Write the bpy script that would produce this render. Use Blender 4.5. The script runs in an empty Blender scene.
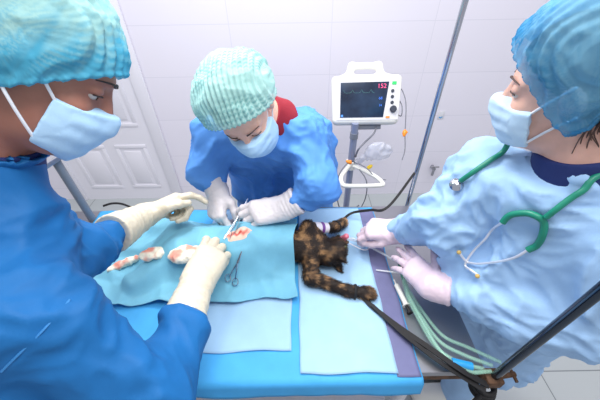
import bpy, bmesh, math, random
import numpy as np
from mathutils import Vector, Matrix
random.seed(4)
SC = bpy.context.scene
COL = SC.collection
PI = math.pi

# ------------------------------------------------------------------ camera
CAM_H = 1.66
PITCH = math.radians(39.8); ROLL = math.radians(1.0); FPX = 300.0
cp, sp = math.cos(PITCH), math.sin(PITCH); cr, sr = math.cos(ROLL), math.sin(ROLL)
def _ray(x, y):
    u, v = (x - 300) / FPX, (y - 200) / FPX
    u, v = u * cr - v * sr, u * sr + v * cr
    return (u, cp - v * sp, -sp - v * cp)
def az(x, y, z):
    r = _ray(x, y); t = (z - CAM_H) / r[2]
    return (r[0] * t, r[1] * t, z)
def ad(x, y, d):
    r = _ray(x, y)
    return (r[0] * d, r[1] * d, CAM_H + r[2] * d)
def ay(x, y, Y):
    r = _ray(x, y); t = Y / r[1]
    return (r[0] * t, Y, CAM_H + r[2] * t)
cam_d = bpy.data.cameras.new('camera'); cam_d.sensor_width = 36; cam_d.lens = 18; cam_d.clip_start = 0.02
cam = bpy.data.objects.new('camera', cam_d); COL.objects.link(cam)
_f = Vector((0, cp, -sp)); _dn = Vector((0, -sp, -cp)); _x = Vector((1, 0, 0))
_r = _x * cr + _dn * sr; _u = -(-_x * sr + _dn * cr)
cam.matrix_world = Matrix(((_r.x, _u.x, -_f.x, 0), (_r.y, _u.y, -_f.y, 0), (_r.z, _u.z, -_f.z, CAM_H), (0, 0, 0, 1)))
SC.camera = cam

# ------------------------------------------------------------------ world, lamps, exposure
W = bpy.data.worlds.new('world'); SC.world = W; W.use_nodes = True
W.node_tree.nodes['Background'].inputs[0].default_value = (0.94, 0.94, 1.0, 1)
W.node_tree.nodes['Background'].inputs[1].default_value = 0.66
def area(name, loc, target, size, power, color, shape='RECTANGLE', sy=None):
    l = bpy.data.lights.new(name, 'AREA'); l.shape = shape; l.size = size
    if sy: l.size_y = sy
    l.energy = power; l.color = color
    o = bpy.data.objects.new(name, l); COL.objects.link(o); o.location = loc
    o.rotation_euler = (Vector(target) - Vector(loc)).to_track_quat('-Z', 'Y').to_euler()
    return o
area('operating_and_fill_lamp', (0.12, 0.20, 2.40), (-0.15, 0.62, 0.9), 0.55, 11, (1.0, 0.97, 0.92), 'DISK')  # extra lamp head, added on the camera side to keep shade off the hands
area('operating_and_fill_lamp', (-0.25, 1.20, 2.35), (-0.20, 0.62, 0.9), 0.40, 16, (1.0, 0.97, 0.92), 'DISK')
area('ceiling_lamp', (0.9, 0.6, 2.9), (0.9, 0.6, 0), 1.4, 30, (0.97, 0.97, 1.0), sy=1.4)
area('ceiling_lamp', (-1.0, 1.2, 2.9), (-1.0, 1.2, 0), 1.4, 24, (0.97, 0.97, 1.0), sy=1.0)
vs = SC.view_settings
vs.view_transform = 'Standard'; vs.look = 'None'; vs.gamma = 1.0; vs.use_curve_mapping = False
vs.exposure = 0.0

# ------------------------------------------------------------------ noise
_rs = np.random.RandomState(7)
_perm = _rs.permutation(256); _perm = np.concatenate([_perm, _perm, _perm]).astype(np.int64)
_grad = _rs.normal(size=(256, 3)); _grad /= np.linalg.norm(_grad, axis=1)[:, None]
def perlin(P, seed=0):
    P = np.asarray(P, dtype=np.float64) + seed * 17.31
    i = np.floor(P).astype(np.int64); f = P - i; i &= 255
    u = f * f * f * (f * (f * 6 - 15) + 10)
    out = 0
    for dx in (0, 1):
        wx = u[:, 0] if dx else 1 - u[:, 0]
        for dy in (0, 1):
            wy = u[:, 1] if dy else 1 - u[:, 1]
            for dz in (0, 1):
                wz = u[:, 2] if dz else 1 - u[:, 2]
                h = _perm[_perm[_perm[(i[:, 0] + dx) & 255] + ((i[:, 1] + dy) & 255)] + ((i[:, 2] + dz) & 255)]
                g = _grad[h]
                out = out + wx * wy * wz * (g[:, 0] * (f[:, 0] - dx) + g[:, 1] * (f[:, 1] - dy) + g[:, 2] * (f[:, 2] - dz))
    return out * 1.5
def ridged(P, seed=0):
    return 1 - np.abs(perlin(P, seed)) * 2
def fbm(P, seed=0, n=3):
    a, s = 0, 1.0
    for k in range(n):
        a = a + s * perlin(P * 2 ** k, seed + k); s *= .5
    return a
def sstep(a, b, x):
    t = np.clip((x - a) / (b - a), 0, 1); return t * t * (3 - 2 * t)

# ------------------------------------------------------------------ implicit surfaces
V3 = lambda p: np.array(p, dtype=np.float64)
def nrm(v):
    v = V3(v); return v / np.linalg.norm(v)
def C(a, b, ra, rb=None): return ('c', V3(a), V3(b), ra, ra if rb is None else rb)
def E(c, r, R=None): return ('e', V3(c), V3(r), np.eye(3) if R is None else np.array(R, dtype=float))   # rows of R are the axes
def prim(p, P):
    if p[0] == 'c':
        a, b, ra, rb = p[1:]
        ab = b - a; L = float(ab @ ab) + 1e-12
        h = np.clip(((P - a) @ ab) / L, 0, 1)
        return np.linalg.norm(P - a - h[:, None] * ab, axis=1) - (ra + (rb - ra) * h)
    if p[0] == 'e':
        q = (P - p[1]) @ p[3].T
        k0 = np.linalg.norm(q / p[2], axis=1); k1 = np.linalg.norm(q / p[2] ** 2, axis=1) + 1e-9
        return k0 * (k0 - 1) / k1
    return p[1](P)
def smin(a, b, k):
    h = np.maximum(k - np.abs(a - b), 0) / k
    return np.minimum(a, b) - h * h * k * .25
def union(prims, k):
    def f(P):
        d = None
        for p in prims:
            e = p(P) if callable(p) else prim(p, P)
            d = e if d is None else smin(d, e, k)
        return d
    return f
def carve(f, prims, k):
    def g(P):
        d = f(P)
        for p in prims:
            e = p(P) if callable(p) else prim(p, P)
            d = -smin(-d, e, k)
        return d
    return g
def surf(f, lo, hi, vox, B=12):
    lo = V3(lo); hi = V3(hi)
    nb = np.ceil((hi - lo) / vox / B).astype(int) + 1
    n = nb * B
    bi = np.stack(np.meshgrid(*[np.arange(k) for k in nb], indexing='ij'), -1).reshape(-1, 3)
    cen = lo + (bi * B + (B - 1) / 2) * vox
    dc = f(cen)
    G = np.empty(n, dtype=np.float32)
    G.reshape(nb[0], B, nb[1], B, nb[2], B)[...] = dc.reshape(nb[0], 1, nb[1], 1, nb[2], 1)
    act = bi[np.abs(dc) < B * vox * .87 * 1.25 + 2 * vox]
    off = np.stack(np.meshgrid(*[np.arange(B)] * 3, indexing='ij'), -1).reshape(-1, 3)
    for s in range(0, len(act), 120):
        blk = act[s:s + 120]
        ii = (blk[:, None, :] * B + off[None]).reshape(-1, 3)
        G[ii[:, 0], ii[:, 1], ii[:, 2]] = f(lo + ii * vox)
    S = G < 0
    c = sum(S[i:n[0] - 1 + i, j:n[1] - 1 + j, k:n[2] - 1 + k].astype(np.int8) for i in (0, 1) for j in (0, 1) for k in (0, 1))
    cells = np.argwhere((c > 0) & (c < 8))
    idx = np.full(n - 1, -1, dtype=np.int64)
    idx[cells[:, 0], cells[:, 1], cells[:, 2]] = np.arange(len(cells))
    acc = np.zeros((len(cells), 3)); cnt = np.zeros(len(cells))
    corners = [(i, j, k) for i in (0, 1) for j in (0, 1) for k in (0, 1)]
    for a in corners:
        for ax in range(3):
            if a[ax]: continue
            b = list(a); b[ax] = 1
            ca = cells + np.array(a); cb = cells + np.array(b)
            va = G[ca[:, 0], ca[:, 1], ca[:, 2]]; vb = G[cb[:, 0], cb[:, 1], cb[:, 2]]
            m = (va < 0) != (vb < 0)
            t = va[m] / (va[m] - vb[m])
            q = np.tile(np.array(a, float), (m.sum(), 1)); q[:, ax] += t
            acc[m] += q; cnt[m] += 1
    V = lo + (cells + acc / cnt[:, None]) * vox
    F = []
    for ax in range(3):
        o = [1 if k == ax else 0 for k in range(3)]
        A = S[:n[0] - o[0], :n[1] - o[1], :n[2] - o[2]]; Bq = S[o[0]:, o[1]:, o[2]:]
        e = np.argwhere(A != Bq)
        u, v = [(1, 2), (2, 0), (0, 1)][ax]
        e = e[(e[:, u] > 0) & (e[:, v] > 0) & (e[:, u] < n[u] - 1) & (e[:, v] < n[v] - 1)]
        def at(du, dv):
            q = e.copy(); q[:, u] -= du; q[:, v] -= dv
            return idx[q[:, 0], q[:, 1], q[:, 2]]
        quad = np.stack([at(1, 1), at(0, 1), at(0, 0), at(1, 0)], 1)
        flip = ~A[e[:, 0], e[:, 1], e[:, 2]]
        quad[flip] = quad[flip][:, ::-1]
        F.append(quad)
    F = np.concatenate(F); F = F[(F >= 0).all(1)]
    return V, F
def vnormals(V, F):
    fn = np.cross(V[F[:, 2]] - V[F[:, 0]], V[F[:, 3]] - V[F[:, 1]])
    N = np.zeros_like(V)
    for k in range(4): np.add.at(N, F[:, k], fn)
    return N / (np.linalg.norm(N, axis=1)[:, None] + 1e-12)
def trim(V, F, keep):
    """keep faces whose four vertices all satisfy keep"""
    F = F[keep[F].all(1)]
    used = np.unique(F); m = np.full(len(V), -1); m[used] = np.arange(len(used))
    return V[used], m[F]

# ------------------------------------------------------------------ object helpers
def link(o, parent=None):
    COL.objects.link(o)
    if parent is not None: o.parent = parent
    return o
def wloc(o):
    l = Vector((0, 0, 0))
    while o is not None: l = l + o.location; o = o.parent
    return l
def mesh_obj(name, V, F, mat, parent=None, smooth=True, origin=None, col=None):
    V = np.asarray(V, dtype=np.float64)
    if parent is not None: V = V - np.array(wloc(parent)); loc = (0, 0, 0)
    else:
        if origin is None: origin = ((V[:, 0].min() + V[:, 0].max()) / 2, (V[:, 1].min() + V[:, 1].max()) / 2, V[:, 2].min())
        V = V - np.array(origin); loc = tuple(origin)
    me = bpy.data.meshes.new(name)
    if isinstance(F, np.ndarray): me.from_pydata(V.tolist(), [], F.tolist())
    else: me.from_pydata(V.tolist(), [], F)
    if col is not None:
        at = me.attributes.new('Tint', 'FLOAT_COLOR', 'POINT')
        c4 = np.ones((len(V), 4), dtype=np.float32); c4[:, :3] = col
        at.data.foreach_set('color', c4.ravel())
    me.materials.append(mat)
    if smooth: me.polygons.foreach_set('use_smooth', [True] * len(me.polygons))
    me.update()
    o = bpy.data.objects.new(name, me); o.location = loc
    return link(o, parent)
def thing(name, loc, label, cat, group=None):
    o = bpy.data.objects.new(name, None); o.location = loc; o.empty_display_size = .05
    link(o); return tag(o, label, cat, group)
def tag(o, label, cat, group=None):
    o['label'] = label; o['category'] = cat
    if group: o['group'] = group
    return o
def plabel(o, label): o['label'] = label; return o
def structure(o): o['kind'] = 'structure'; return o
class MB:
    """collects simple shapes in one bmesh"""
    def __init__(s): s.bm = bmesh.new()
    def box(s, lo, hi, bevel=0.0, M=None, seg=2):
        r = bmesh.ops.create_cube(s.bm, size=1.0)
        vs_ = r['verts']; lo = Vector(lo); hi = Vector(hi)
        for v in vs_:
            v.co = Vector(((v.co.x + .5) * (hi.x - lo.x) + lo.x, (v.co.y + .5) * (hi.y - lo.y) + lo.y, (v.co.z + .5) * (hi.z - lo.z) + lo.z))
        if bevel:
            es = list({e for v in vs_ for e in v.link_edges})
            rr = bmesh.ops.bevel(s.bm, geom=es, offset=bevel, segments=seg, affect='EDGES', profile=.5)
            vs_ = list({v for f in rr['faces'] for v in f.verts} | {v for v in vs_ if v.is_valid})
        if M is not None:
            for v in vs_: v.co = M @ v.co
        return s
    def tube(s, pts, r, n=10, r2=None, closed=False):
        pts = [Vector(p) for p in pts]; rings = []
        m = len(pts); up = None
        for i, p in enumerate(pts):
            if closed: t = pts[(i + 1) % m] - pts[i - 1]
            else: t = pts[min(i + 1, m - 1)] - pts[max(i - 1, 0)]
            t.normalize()
            if up is None:
                up = Vector((0, 0, 1)) if abs(t.z) < .9 else Vector((1, 0, 0))
            a = t.cross(up); a.normalize(); b = a.cross(t); up = b
            rr = r if r2 is None else r + (r2 - r) * i / (m - 1)
            if callable(r): rr = r(i / (m - 1))
            rings.append([s.bm.verts.new(p + (a * math.cos(2 * PI * k / n) + b * math.sin(2 * PI * k / n)) * rr) for k in range(n)])
        for i in range(m if closed else m - 1):
            A, B_ = rings[i], rings[(i + 1) % m]
            for k in range(n): s.bm.faces.new((A[k], A[(k + 1) % n], B_[(k + 1) % n], B_[k]))
        if not closed:
            s.bm.faces.new(rings[0][::-1]); s.bm.faces.new(rings[-1])
        return s
    def lathe(s, prof, base, axis, n=20):
        base = Vector(base); axis = Vector(axis).normalized()
        a = axis.orthogonal().normalized(); b = axis.cross(a); rings = []
        for (r, h) in prof:
            rings.append([s.bm.verts.new(base + axis * h + (a * math.cos(2 * PI * k / n) + b * math.sin(2 * PI * k / n)) * r) for k in range(n)])
        for A, B_ in zip(rings, rings[1:]):
            for k in range(n): s.bm.faces.new((A[k], A[(k + 1) % n], B_[(k + 1) % n], B_[k]))
        s.bm.faces.new(rings[0][::-1]); s.bm.faces.new(rings[-1])
        return s
    def ball(s, c, r, sc=(1, 1, 1), n=12):
        rr = bmesh.ops.create_uvsphere(s.bm, u_segments=n, v_segments=max(6, n // 2 + 2), radius=r)
        for v in rr['verts']: v.co = Vector((v.co.x * sc[0], v.co.y * sc[1], v.co.z * sc[2])) + Vector(c)
        return s
    def strip(s, pts, w, t, nrmv):
        """flat strap following pts: width direction = tangent x nrmv"""
        pts = [Vector(p) for p in pts]; rings = []
        for i, p in enumerate(pts):
            tg = (pts[min(i + 1, len(pts) - 1)] - pts[max(i - 1, 0)]).normalized()
            nn = Vector(nrmv(i / (len(pts) - 1)) if callable(nrmv) else nrmv)
            a = tg.cross(nn).normalized(); nn = a.cross(tg)
            rings.append([s.bm.verts.new(p + a * (w / 2 * q[0]) + nn * (t / 2 * q[1])) for q in ((-1, -1), (1, -1), (1, 1), (-1, 1))])
        for A, B_ in zip(rings, rings[1:]):
            for k in range(4): s.bm.faces.new((A[k], A[(k + 1) % 4], B_[(k + 1) % 4], B_[k]))
        s.bm.faces.new(rings[0][::-1]); s.bm.faces.new(rings[-1])
        return s
    def build(s, name, mat, parent=None, smooth=True, origin=None, sharp=None):
        bmesh.ops.recalc_face_normals(s.bm, faces=s.bm.faces)
        s.bm.verts.index_update()
        V = np.array([v.co[:] for v in s.bm.verts]); F = [[v.index for v in f.verts] for f in s.bm.faces]
        s.bm.free()
        o = mesh_obj(name, V, F, mat, parent, smooth, origin)
        if smooth: o.data.set_sharp_from_angle(angle=math.radians(sharp or 42))
        return o
def spline(pts, n=8):
    """Catmull-Rom through pts"""
    P = [Vector(p) for p in pts]; P = [P[0] * 2 - P[1]] + P + [P[-1] * 2 - P[-2]]
    out = []
    for i in range(1, len(P) - 2):
        for k in range(n):
            t = k / n
            out.append(.5 * ((2 * P[i]) + (P[i + 1] - P[i - 1]) * t + (2 * P[i - 1] - 5 * P[i] + 4 * P[i + 1] - P[i + 2]) * t * t + (3 * P[i] - P[i - 1] - 3 * P[i + 1] + P[i + 2]) * t ** 3))
    out.append(P[-2].copy()); return out

from mathutils.bvhtree import BVHTree
def bvh_of(o):
    off = np.array(wloc(o)); me = o.data
    return BVHTree.FromPolygons([tuple(np.array(v.co) + off) for v in me.vertices], [tuple(p.vertices) for p in me.polygons])
def on(bv, x, y, off=.0):
    r = Vector(_ray(x, y)).normalized()
    h, n, i, d_ = bv.ray_cast(Vector((0, 0, CAM_H)), r)
    if h is None: return None
    if n.dot(r) > 0: n = -n
    return h + n * off
# ------------------------------------------------------------------ materials
def rgb(r, g, b):
    f = lambda c: (c / 255 / 12.92) if c / 255 <= .04045 else ((c / 255 + .055) / 1.055) ** 2.4
    return (f(r), f(g), f(b), 1)
class NT:
    def __init__(s, name):
        s.m = bpy.data.materials.new(name); s.m.use_nodes = True; s.t = s.m.node_tree
        s.b = s.t.nodes['Principled BSDF']; s.out = s.t.nodes['Material Output']
    def n(s, typ, **kw):
        q = s.t.nodes.new(typ)
        for k, v in kw.items():
            if k in q.inputs.keys(): q.inputs[k].default_value = v
            else: setattr(q, k, v)
        return q
    def l(s, a, b): s.t.links.new(a, b)
    def coord(s): return s.n('ShaderNodeTexCoord').outputs['Object']
    def noise(s, scale, detail=3, vec=None, rough=.55):
        q = s.n('ShaderNodeTexNoise'); q.inputs['Scale'].default_value = scale; q.inputs['Detail'].default_value = detail; q.inputs['Roughness'].default_value = rough
        s.l(vec or s.coord(), q.inputs['Vector']); return q.outputs['Fac']
    def ramp(s, fac, stops):
        q = s.n('ShaderNodeValToRGB'); cr_ = q.color_ramp
        while len(cr_.elements) < len(stops): cr_.elements.new(.5)
        for e, (p, c) in zip(cr_.elements, stops): e.position = p; e.color = c
        s.l(fac, q.inputs[0]); return q.outputs[0]
    def bump(s, h, strength=.3, dist=.002):
        q = s.n('ShaderNodeBump'); q.inputs['Strength'].default_value = strength; q.inputs['Distance'].default_value = dist
        s.l(h, q.inputs['Height']); s.l(q.outputs[0], s.b.inputs['Normal']); return q
def simple(name, col, rough=.5, metal=0.0, bump=None, spec=.5, alpha=None, var=None, emit=None):
    k = NT(name)
    k.b.inputs['Base Color'].default_value = col; k.b.inputs['Roughness'].default_value = rough
    k.b.inputs['Metallic'].default_value = metal; k.b.inputs['Specular IOR Level'].default_value = spec
    if var:
        a = [c * (1 - var[1]) for c in col[:3]] + [1]; b = [min(1, c * (1 + var[1])) for c in col[:3]] + [1]
        k.l(k.ramp(k.noise(var[0], 4), [(.3, a), (.7, b)]), k.b.inputs['Base Color'])
    if bump: k.bump(k.noise(bump[0], 3), bump[1], bump[2] if len(bump) > 2 else .002)
    if emit: k.b.inputs['Emission Color'].default_value = col; k.b.inputs['Emission Strength'].default_value = emit
    if alpha is not None:
        tr = k.n('ShaderNodeBsdfTransparent'); mx = k.n('ShaderNodeMixShader'); mx.inputs[0].default_value = alpha
        k.l(tr.outputs[0], mx.inputs[1]); k.l(k.b.outputs[0], mx.inputs[2]); k.l(mx.outputs[0], k.out.inputs[0])
    return k.m
def cloth(name, col, rough=.75, var=.12, bscale=260, bstr=.25, big=22, bigstr=.35, transl=0.0, alpha=None, spec=.25, tint=False):
    """non-woven cloth: fine dimples plus creases"""
    k = NT(name)
    a = [c * (1 - var) for c in col[:3]] + [1]; b = [min(1, c * (1 + var)) for c in col[:3]] + [1]
    c = k.ramp(k.noise(14, 5), [(.3, a), (.7, b)])
    if tint:
        at = k.n('ShaderNodeAttribute'); at.attribute_name = 'Tint'; c = at.outputs['Color']
    k.l(c, k.b.inputs['Base Color'])
    k.b.inputs['Roughness'].default_value = rough; k.b.inputs['Specular IOR Level'].default_value = spec
    n1 = k.noise(bscale, 2)
    q = k.n('ShaderNodeTexNoise'); q.noise_type = 'RIDGED_MULTIFRACTAL'; q.inputs['Scale'].default_value = big; q.inputs['Detail'].default_value = 3
    k.l(k.coord(), q.inputs['Vector'])
    b1 = k.n('ShaderNodeBump'); b1.inputs['Strength'].default_value = bigstr; b1.inputs['Distance'].default_value = .004
    k.l(q.outputs['Fac'], b1.inputs['Height'])
    b2 = k.n('ShaderNodeBump'); b2.inputs['Strength'].default_value = bstr; b2.inputs['Distance'].default_value = .001
    k.l(n1, b2.inputs['Height']); k.l(b1.outputs[0], b2.inputs['Normal']); k.l(b2.outputs[0], k.b.inputs['Normal'])
    sh = k.b.outputs[0]
    if transl:
        tl = k.n('ShaderNodeBsdfTranslucent'); k.l(c, tl.inputs['Color']); k.l(b2.outputs[0], tl.inputs['Normal'])
        mx = k.n('ShaderNodeMixShader'); mx.inputs[0].default_value = transl
        k.l(sh, mx.inputs[1]); k.l(tl.outputs[0], mx.inputs[2]); sh = mx.outputs[0]
    if alpha is not None:
        tr = k.n('ShaderNodeBsdfTransparent'); tr.inputs['Color'].default_value = [min(1, .4 + .6 * x) for x in col[:3]] + [1]
        mx = k.n('ShaderNodeMixShader'); mx.inputs[0].default_value = alpha
        k.l(tr.outputs[0], mx.inputs[1]); k.l(sh, mx.inputs[2]); sh = mx.outputs[0]
    k.l(sh, k.out.inputs[0])
    return k.m
def tinted(name, rough=.7, bump=None, transl=0, spec=.3):
    k = NT(name)
    at = k.n('ShaderNodeAttribute'); at.attribute_name = 'Tint'
    k.l(at.outputs['Color'], k.b.inputs['Base Color']); k.b.inputs['Roughness'].default_value = rough; k.b.inputs['Specular IOR Level'].default_value = spec
    if bump: k.bump(k.noise(bump[0], 3), bump[1])
    return k.m
def skin_mat(name, col):
    k = NT(name)
    k.b.inputs['Roughness'].default_value = .5
    a = [c * .86 for c in col[:3]] + [1]
    k.l(k.ramp(k.noise(30, 4), [(.35, a), (.65, col)]), k.b.inputs['Base Color'])
    k.b.inputs['Subsurface Weight'].default_value = .15; k.b.inputs['Subsurface Radius'].default_value = (.01, .004, .002)
    k.bump(k.noise(300, 2), .1, .001)
    return k.m
M = {}
M['steel'] = simple('brushed_steel', rgb(165, 165, 172), .38, .85, bump=(60, .05))
M['chrome'] = simple('chrome', rgb(185, 190, 200), .16, 1.0)
M['dark_chrome'] = simple('dark_chrome', rgb(70, 78, 90), .15, .9)
M['rust'] = simple('rusty_clamp', rgb(92, 66, 48), .7, .4, var=(60, .6), bump=(80, .5))
M['black'] = simple('black_strap', rgb(22, 21, 24), .65, bump=(300, .3))
M['white_plastic'] = simple('white_plastic', rgb(226, 226, 220), .4)
M['grey_plastic'] = simple('grey_plastic', rgb(120, 125, 135), .45)
M['white_paint'] = simple('white_paint', rgb(214, 214, 220), .4)

# ------------------------------------------------------------------ the setting
WALL_Y = 2.06
def wall_mat():
    k = NT('wall_panels')
    tc = k.coord()
    sx = k.n('ShaderNodeSeparateXYZ'); k.l(tc, sx.inputs[0])
    cx = k.n('ShaderNodeCombineXYZ'); k.l(sx.outputs[0], cx.inputs[0]); k.l(sx.outputs[2], cx.inputs[1])
    br = k.n('ShaderNodeTexBrick'); br.offset = 0.0; br.squash = 1.0
    br.inputs['Scale'].default_value = 1; br.inputs['Mortar Size'].default_value = .0022; br.inputs['Mortar Smooth'].default_value = .3
    br.inputs['Brick Width'].default_value = .62; br.inputs['Row Height'].default_value = .302
    br.inputs['Color1'].default_value = rgb(226, 223, 234); br.inputs['Color2'].default_value = rgb(224, 221, 232); br.inputs['Mortar'].default_value = rgb(212, 210, 222)
    k.l(cx.outputs[0], br.inputs['Vector'])
    k.l(br.outputs['Color'], k.b.inputs['Base Color']); k.b.inputs['Roughness'].default_value = .32
    inv = k.n('ShaderNodeMath', operation='SUBTRACT'); inv.inputs[0].default_value = 1; k.l(br.outputs['Fac'], inv.inputs[1])
    k.bump(inv.outputs[0], .12, .001)
    return k.m
m = wall_mat()
b = MB(); b.box((-4, 0, -.6), (4, .1, 2.6)); w = b.build('wall_back', m, None, False, origin=(0, 0, 0)); w.location = (.21, WALL_Y, .6 - .181); structure(w)
k = NT('floor_tiles'); tc = k.coord()
br = k.n('ShaderNodeTexBrick'); br.offset = 0; br.inputs['Scale'].default_value = 1; br.inputs['Brick Width'].default_value = .6; br.inputs['Row Height'].default_value = .6; br.inputs['Mortar Size'].default_value = .003
br.inputs['Color1'].default_value = rgb(172, 178, 180); br.inputs['Color2'].default_value = rgb(166, 173, 176); br.inputs['Mortar'].default_value = rgb(120, 126, 130)
k.l(tc, br.inputs['Vector']); k.l(br.outputs[0], k.b.inputs['Base Color']); k.b.inputs['Roughness'].default_value = .35; k.bump(k.noise(8, 3), .05)
b = MB(); b.box((-4, -1.6, -.1), (4, WALL_Y, 0)); structure(b.build('floor', k.m, None, False, origin=(0, 0, 0)))

# door in the back wall, left
dm = simple('door_paint', rgb(226, 225, 234), .35)
dx1 = -1.02; dx0 = -1.86; y = WALL_Y
b = MB(); b.box((dx0, y - .006, 0), (dx1 - .085, y - .001, 2.05)); door = b.build('door_1', dm, None, False); structure(door)
b = MB(); b.box((dx1 - .085, y - .022, 0), (dx1, y - .001, 2.13), .004); b.box((dx0 - .085, y - .022, 0), (dx0, y - .001, 2.13), .004); b.box((dx0, y - .022, 2.05), (dx1 - .085, y - .001, 2.13), .004)
t = b.build('trim_1', dm, None, True); structure(t)
for (z0, z1) in ((.12, .53), (.68, 1.42), (1.54, 1.95)):
    for (xa, xb) in ((dx0 + .09, dx0 + .36), (dx0 + .44, dx1 - .16)):
        b = MB()
        for (lo, hi) in (((xa, z0), (xb, z0 + .03)), ((xa, z1 - .03), (xb, z1)), ((xa, z0 + .03), (xa + .028, z1 - .03)), ((xb - .028, z0 + .03), (xb, z1 - .03))):
            b.box((lo[0], y - .012, lo[1]), (hi[0], y - .005, hi[1]), .003)
        b.box((xa + .055, y - .011, z0 + .055), (xb - .055, y - .005, z1 - .055), .003)
        structure(b.build('door_panel', dm, door))

# ------------------------------------------------------------------ operating table
TZ = .86
TX0, TX1, TY0, TY1 = -.97, .45, .29, .915
t = thing('operating_table', (-.26, .6, 0), 'long stainless steel operating table under the blue drapes', 'table')
b = MB(); b.box((TX0, TY0, TZ - .025), (TX1, TY1, TZ), .004); b.build('tabletop', M['steel'], t)
b = MB()
for yy in (TY0, TY1 - .012): b.box((TX0, yy, TZ - .045), (TX1, yy + .012, TZ - .022), .002)
b.build('edge_rail', M['rust'], t)
for xx in (TX0 + .12, TX1 - .12):
    for yy in (TY0 + .07, TY1 - .07):
        b = MB(); b.tube([(xx, yy, 0), (xx, yy, TZ - .02)], .02, 14); b.tube([(xx, yy, 0), (xx, yy, .03)], .028, 14)
        b.build('leg', M['white_paint'], t)
b = MB(); b.box((TX0 + .12, TY0 + .07, .24), (TX1 - .12, TY1 - .07, .26), .004); b.build('lower_shelf', M['white_paint'], t)

# ---- chrome posts clamped at the corners
def post(name, x, y, z1, r, mat, label, z0):
    t = thing(name, (x, y, z0), label, 'pole')
    b = MB(); b.tube([(x, y, z0), (x, y, z1)], r, 18); b.build('pole', mat, t)
    return t
px, py, _ = (0.452, 0.954, 0.86)
t = post('support_pole', px, py, 1.98, .0085, M['chrome'], 'tall slim chrome pole rising behind the table in front of the tiled wall', 0)
b = MB(); b.lathe([(.13, 0), (.13, .012), (.03, .03), (.012, .06)], (px, py, 0), (0, 0, 1), 24); b.build('base', M['steel'], t)
# ------------------------------------------------------------------ mound of cat body under the drape
def mound(X, Y):
    yc = .665 + .03 * np.sin((X + .3) * 5)
    s = sstep(-.60, -.36, X)
    wd = .10 + .02 * s
    a = np.clip(1 - ((Y - yc) / (wd * 1.35)) ** 2, 0, None)
    h = .105 * s * np.power(a, .62) * (1 - .25 * sstep(-.15, .05, X) * 0)
    skirt = .02 * s * np.exp(-((Y - yc) / .19) ** 4)
    return h + skirt
def sheet(name, outline, z0, mat, res=.006, disp=None, parent=None, fall=None, thick=.0012, edge=1.0):
    """cloth lying on the table: outline = (x0,x1,y0,y1) before edge wobble; fall=(y_edge, length) lets the near side hang"""
    x0, x1, y0, y1 = outline
    nx = int((x1 - x0) / res) + 1; ny = int((y1 - y0) / res) + 1
    X, Y = np.meshgrid(np.linspace(x0, x1, nx), np.linspace(y0, y1, ny), indexing='ij')
    X = X.ravel(); Y = Y.ravel()
    P = np.stack([X, Y, 0 * X], 1)
    ex = perlin(np.stack([X * 0 + 3, Y * 9, 0 * X], 1), 3) * .008 * edge; ey = perlin(np.stack([X * 9, Y * 0 + 5, 0 * X], 1), 4) * .008 * edge
    Z = z0 + (disp(X, Y) if disp else 0)
    Xo = X + ex; Yo = Y + ey
    if fall is not None:
        ye, = fall
        s = np.clip(ye - Y, 0, None)       # arc length past the edge
        R = .012; th = np.clip(s / R, 0, PI / 2)
        rest = np.clip(s - R * PI / 2, 0, None)
        ang = .16
        hang_y = np.where(s > 0, ye - R * np.sin(th) - rest * ang, Y)
        hang_z = -R * (1 - np.cos(th)) - rest
        wob = perlin(np.stack([X * 7, s * 3, 0 * X], 1), 8) * .02 * sstep(0, .08, s)
        Yo = np.where(s > 0, hang_y - np.abs(wob), Yo); Z = np.where(s > 0, z0 + hang_z, Z)
    V = np.stack([Xo, Yo, Z], 1)
    ii = np.arange(nx * ny).reshape(nx, ny)
    F = np.stack([ii[:-1, :-1], ii[1:, :-1], ii[1:, 1:], ii[:-1, 1:]], -1).reshape(-1, 4)
    o = mesh_obj(name, V, F, mat, parent, True)
    sm = o.modifiers.new('solid', 'SOLIDIFY'); sm.thickness = thick; sm.offset = 1
    return o
def creases(amp, f=9, seed=0):
    def g(X, Y):
        P = np.stack([X * f, Y * f, 0 * X], 1)
        return amp * np.clip(ridged(P, seed), -.2, 1) ** 2 * .8 + amp * .5 * (perlin(P * .6, seed + 3) + .6)
    return g
M['drape_blue'] = cloth('drape_blue', rgb(70, 165, 225), .6, .08, 200, .15, 12, .25)
M['drape_pale'] = cloth('drape_pale', rgb(158, 196, 228), .75, .05, 240, .3, 10, .2)
M['drape_teal'] = cloth('drape_teal', rgb(70, 158, 190), .7, .08, 240, .25, 16, .3)
M['lilac'] = cloth('lilac_sheen', rgb(108, 110, 148), .45, .12, 200, .2, 12, .2)  # steel reflecting through the blue sheet, put into the colour
cb = creases(.002, 8, 1)
tag(sheet('table_sheet', (-.80, .288, .225, .905), TZ + .002, M['drape_blue'], .008, cb, fall=(.278,)), 'bright blue sheet covering the table top and hanging over its near edge', 'sheet')

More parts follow.
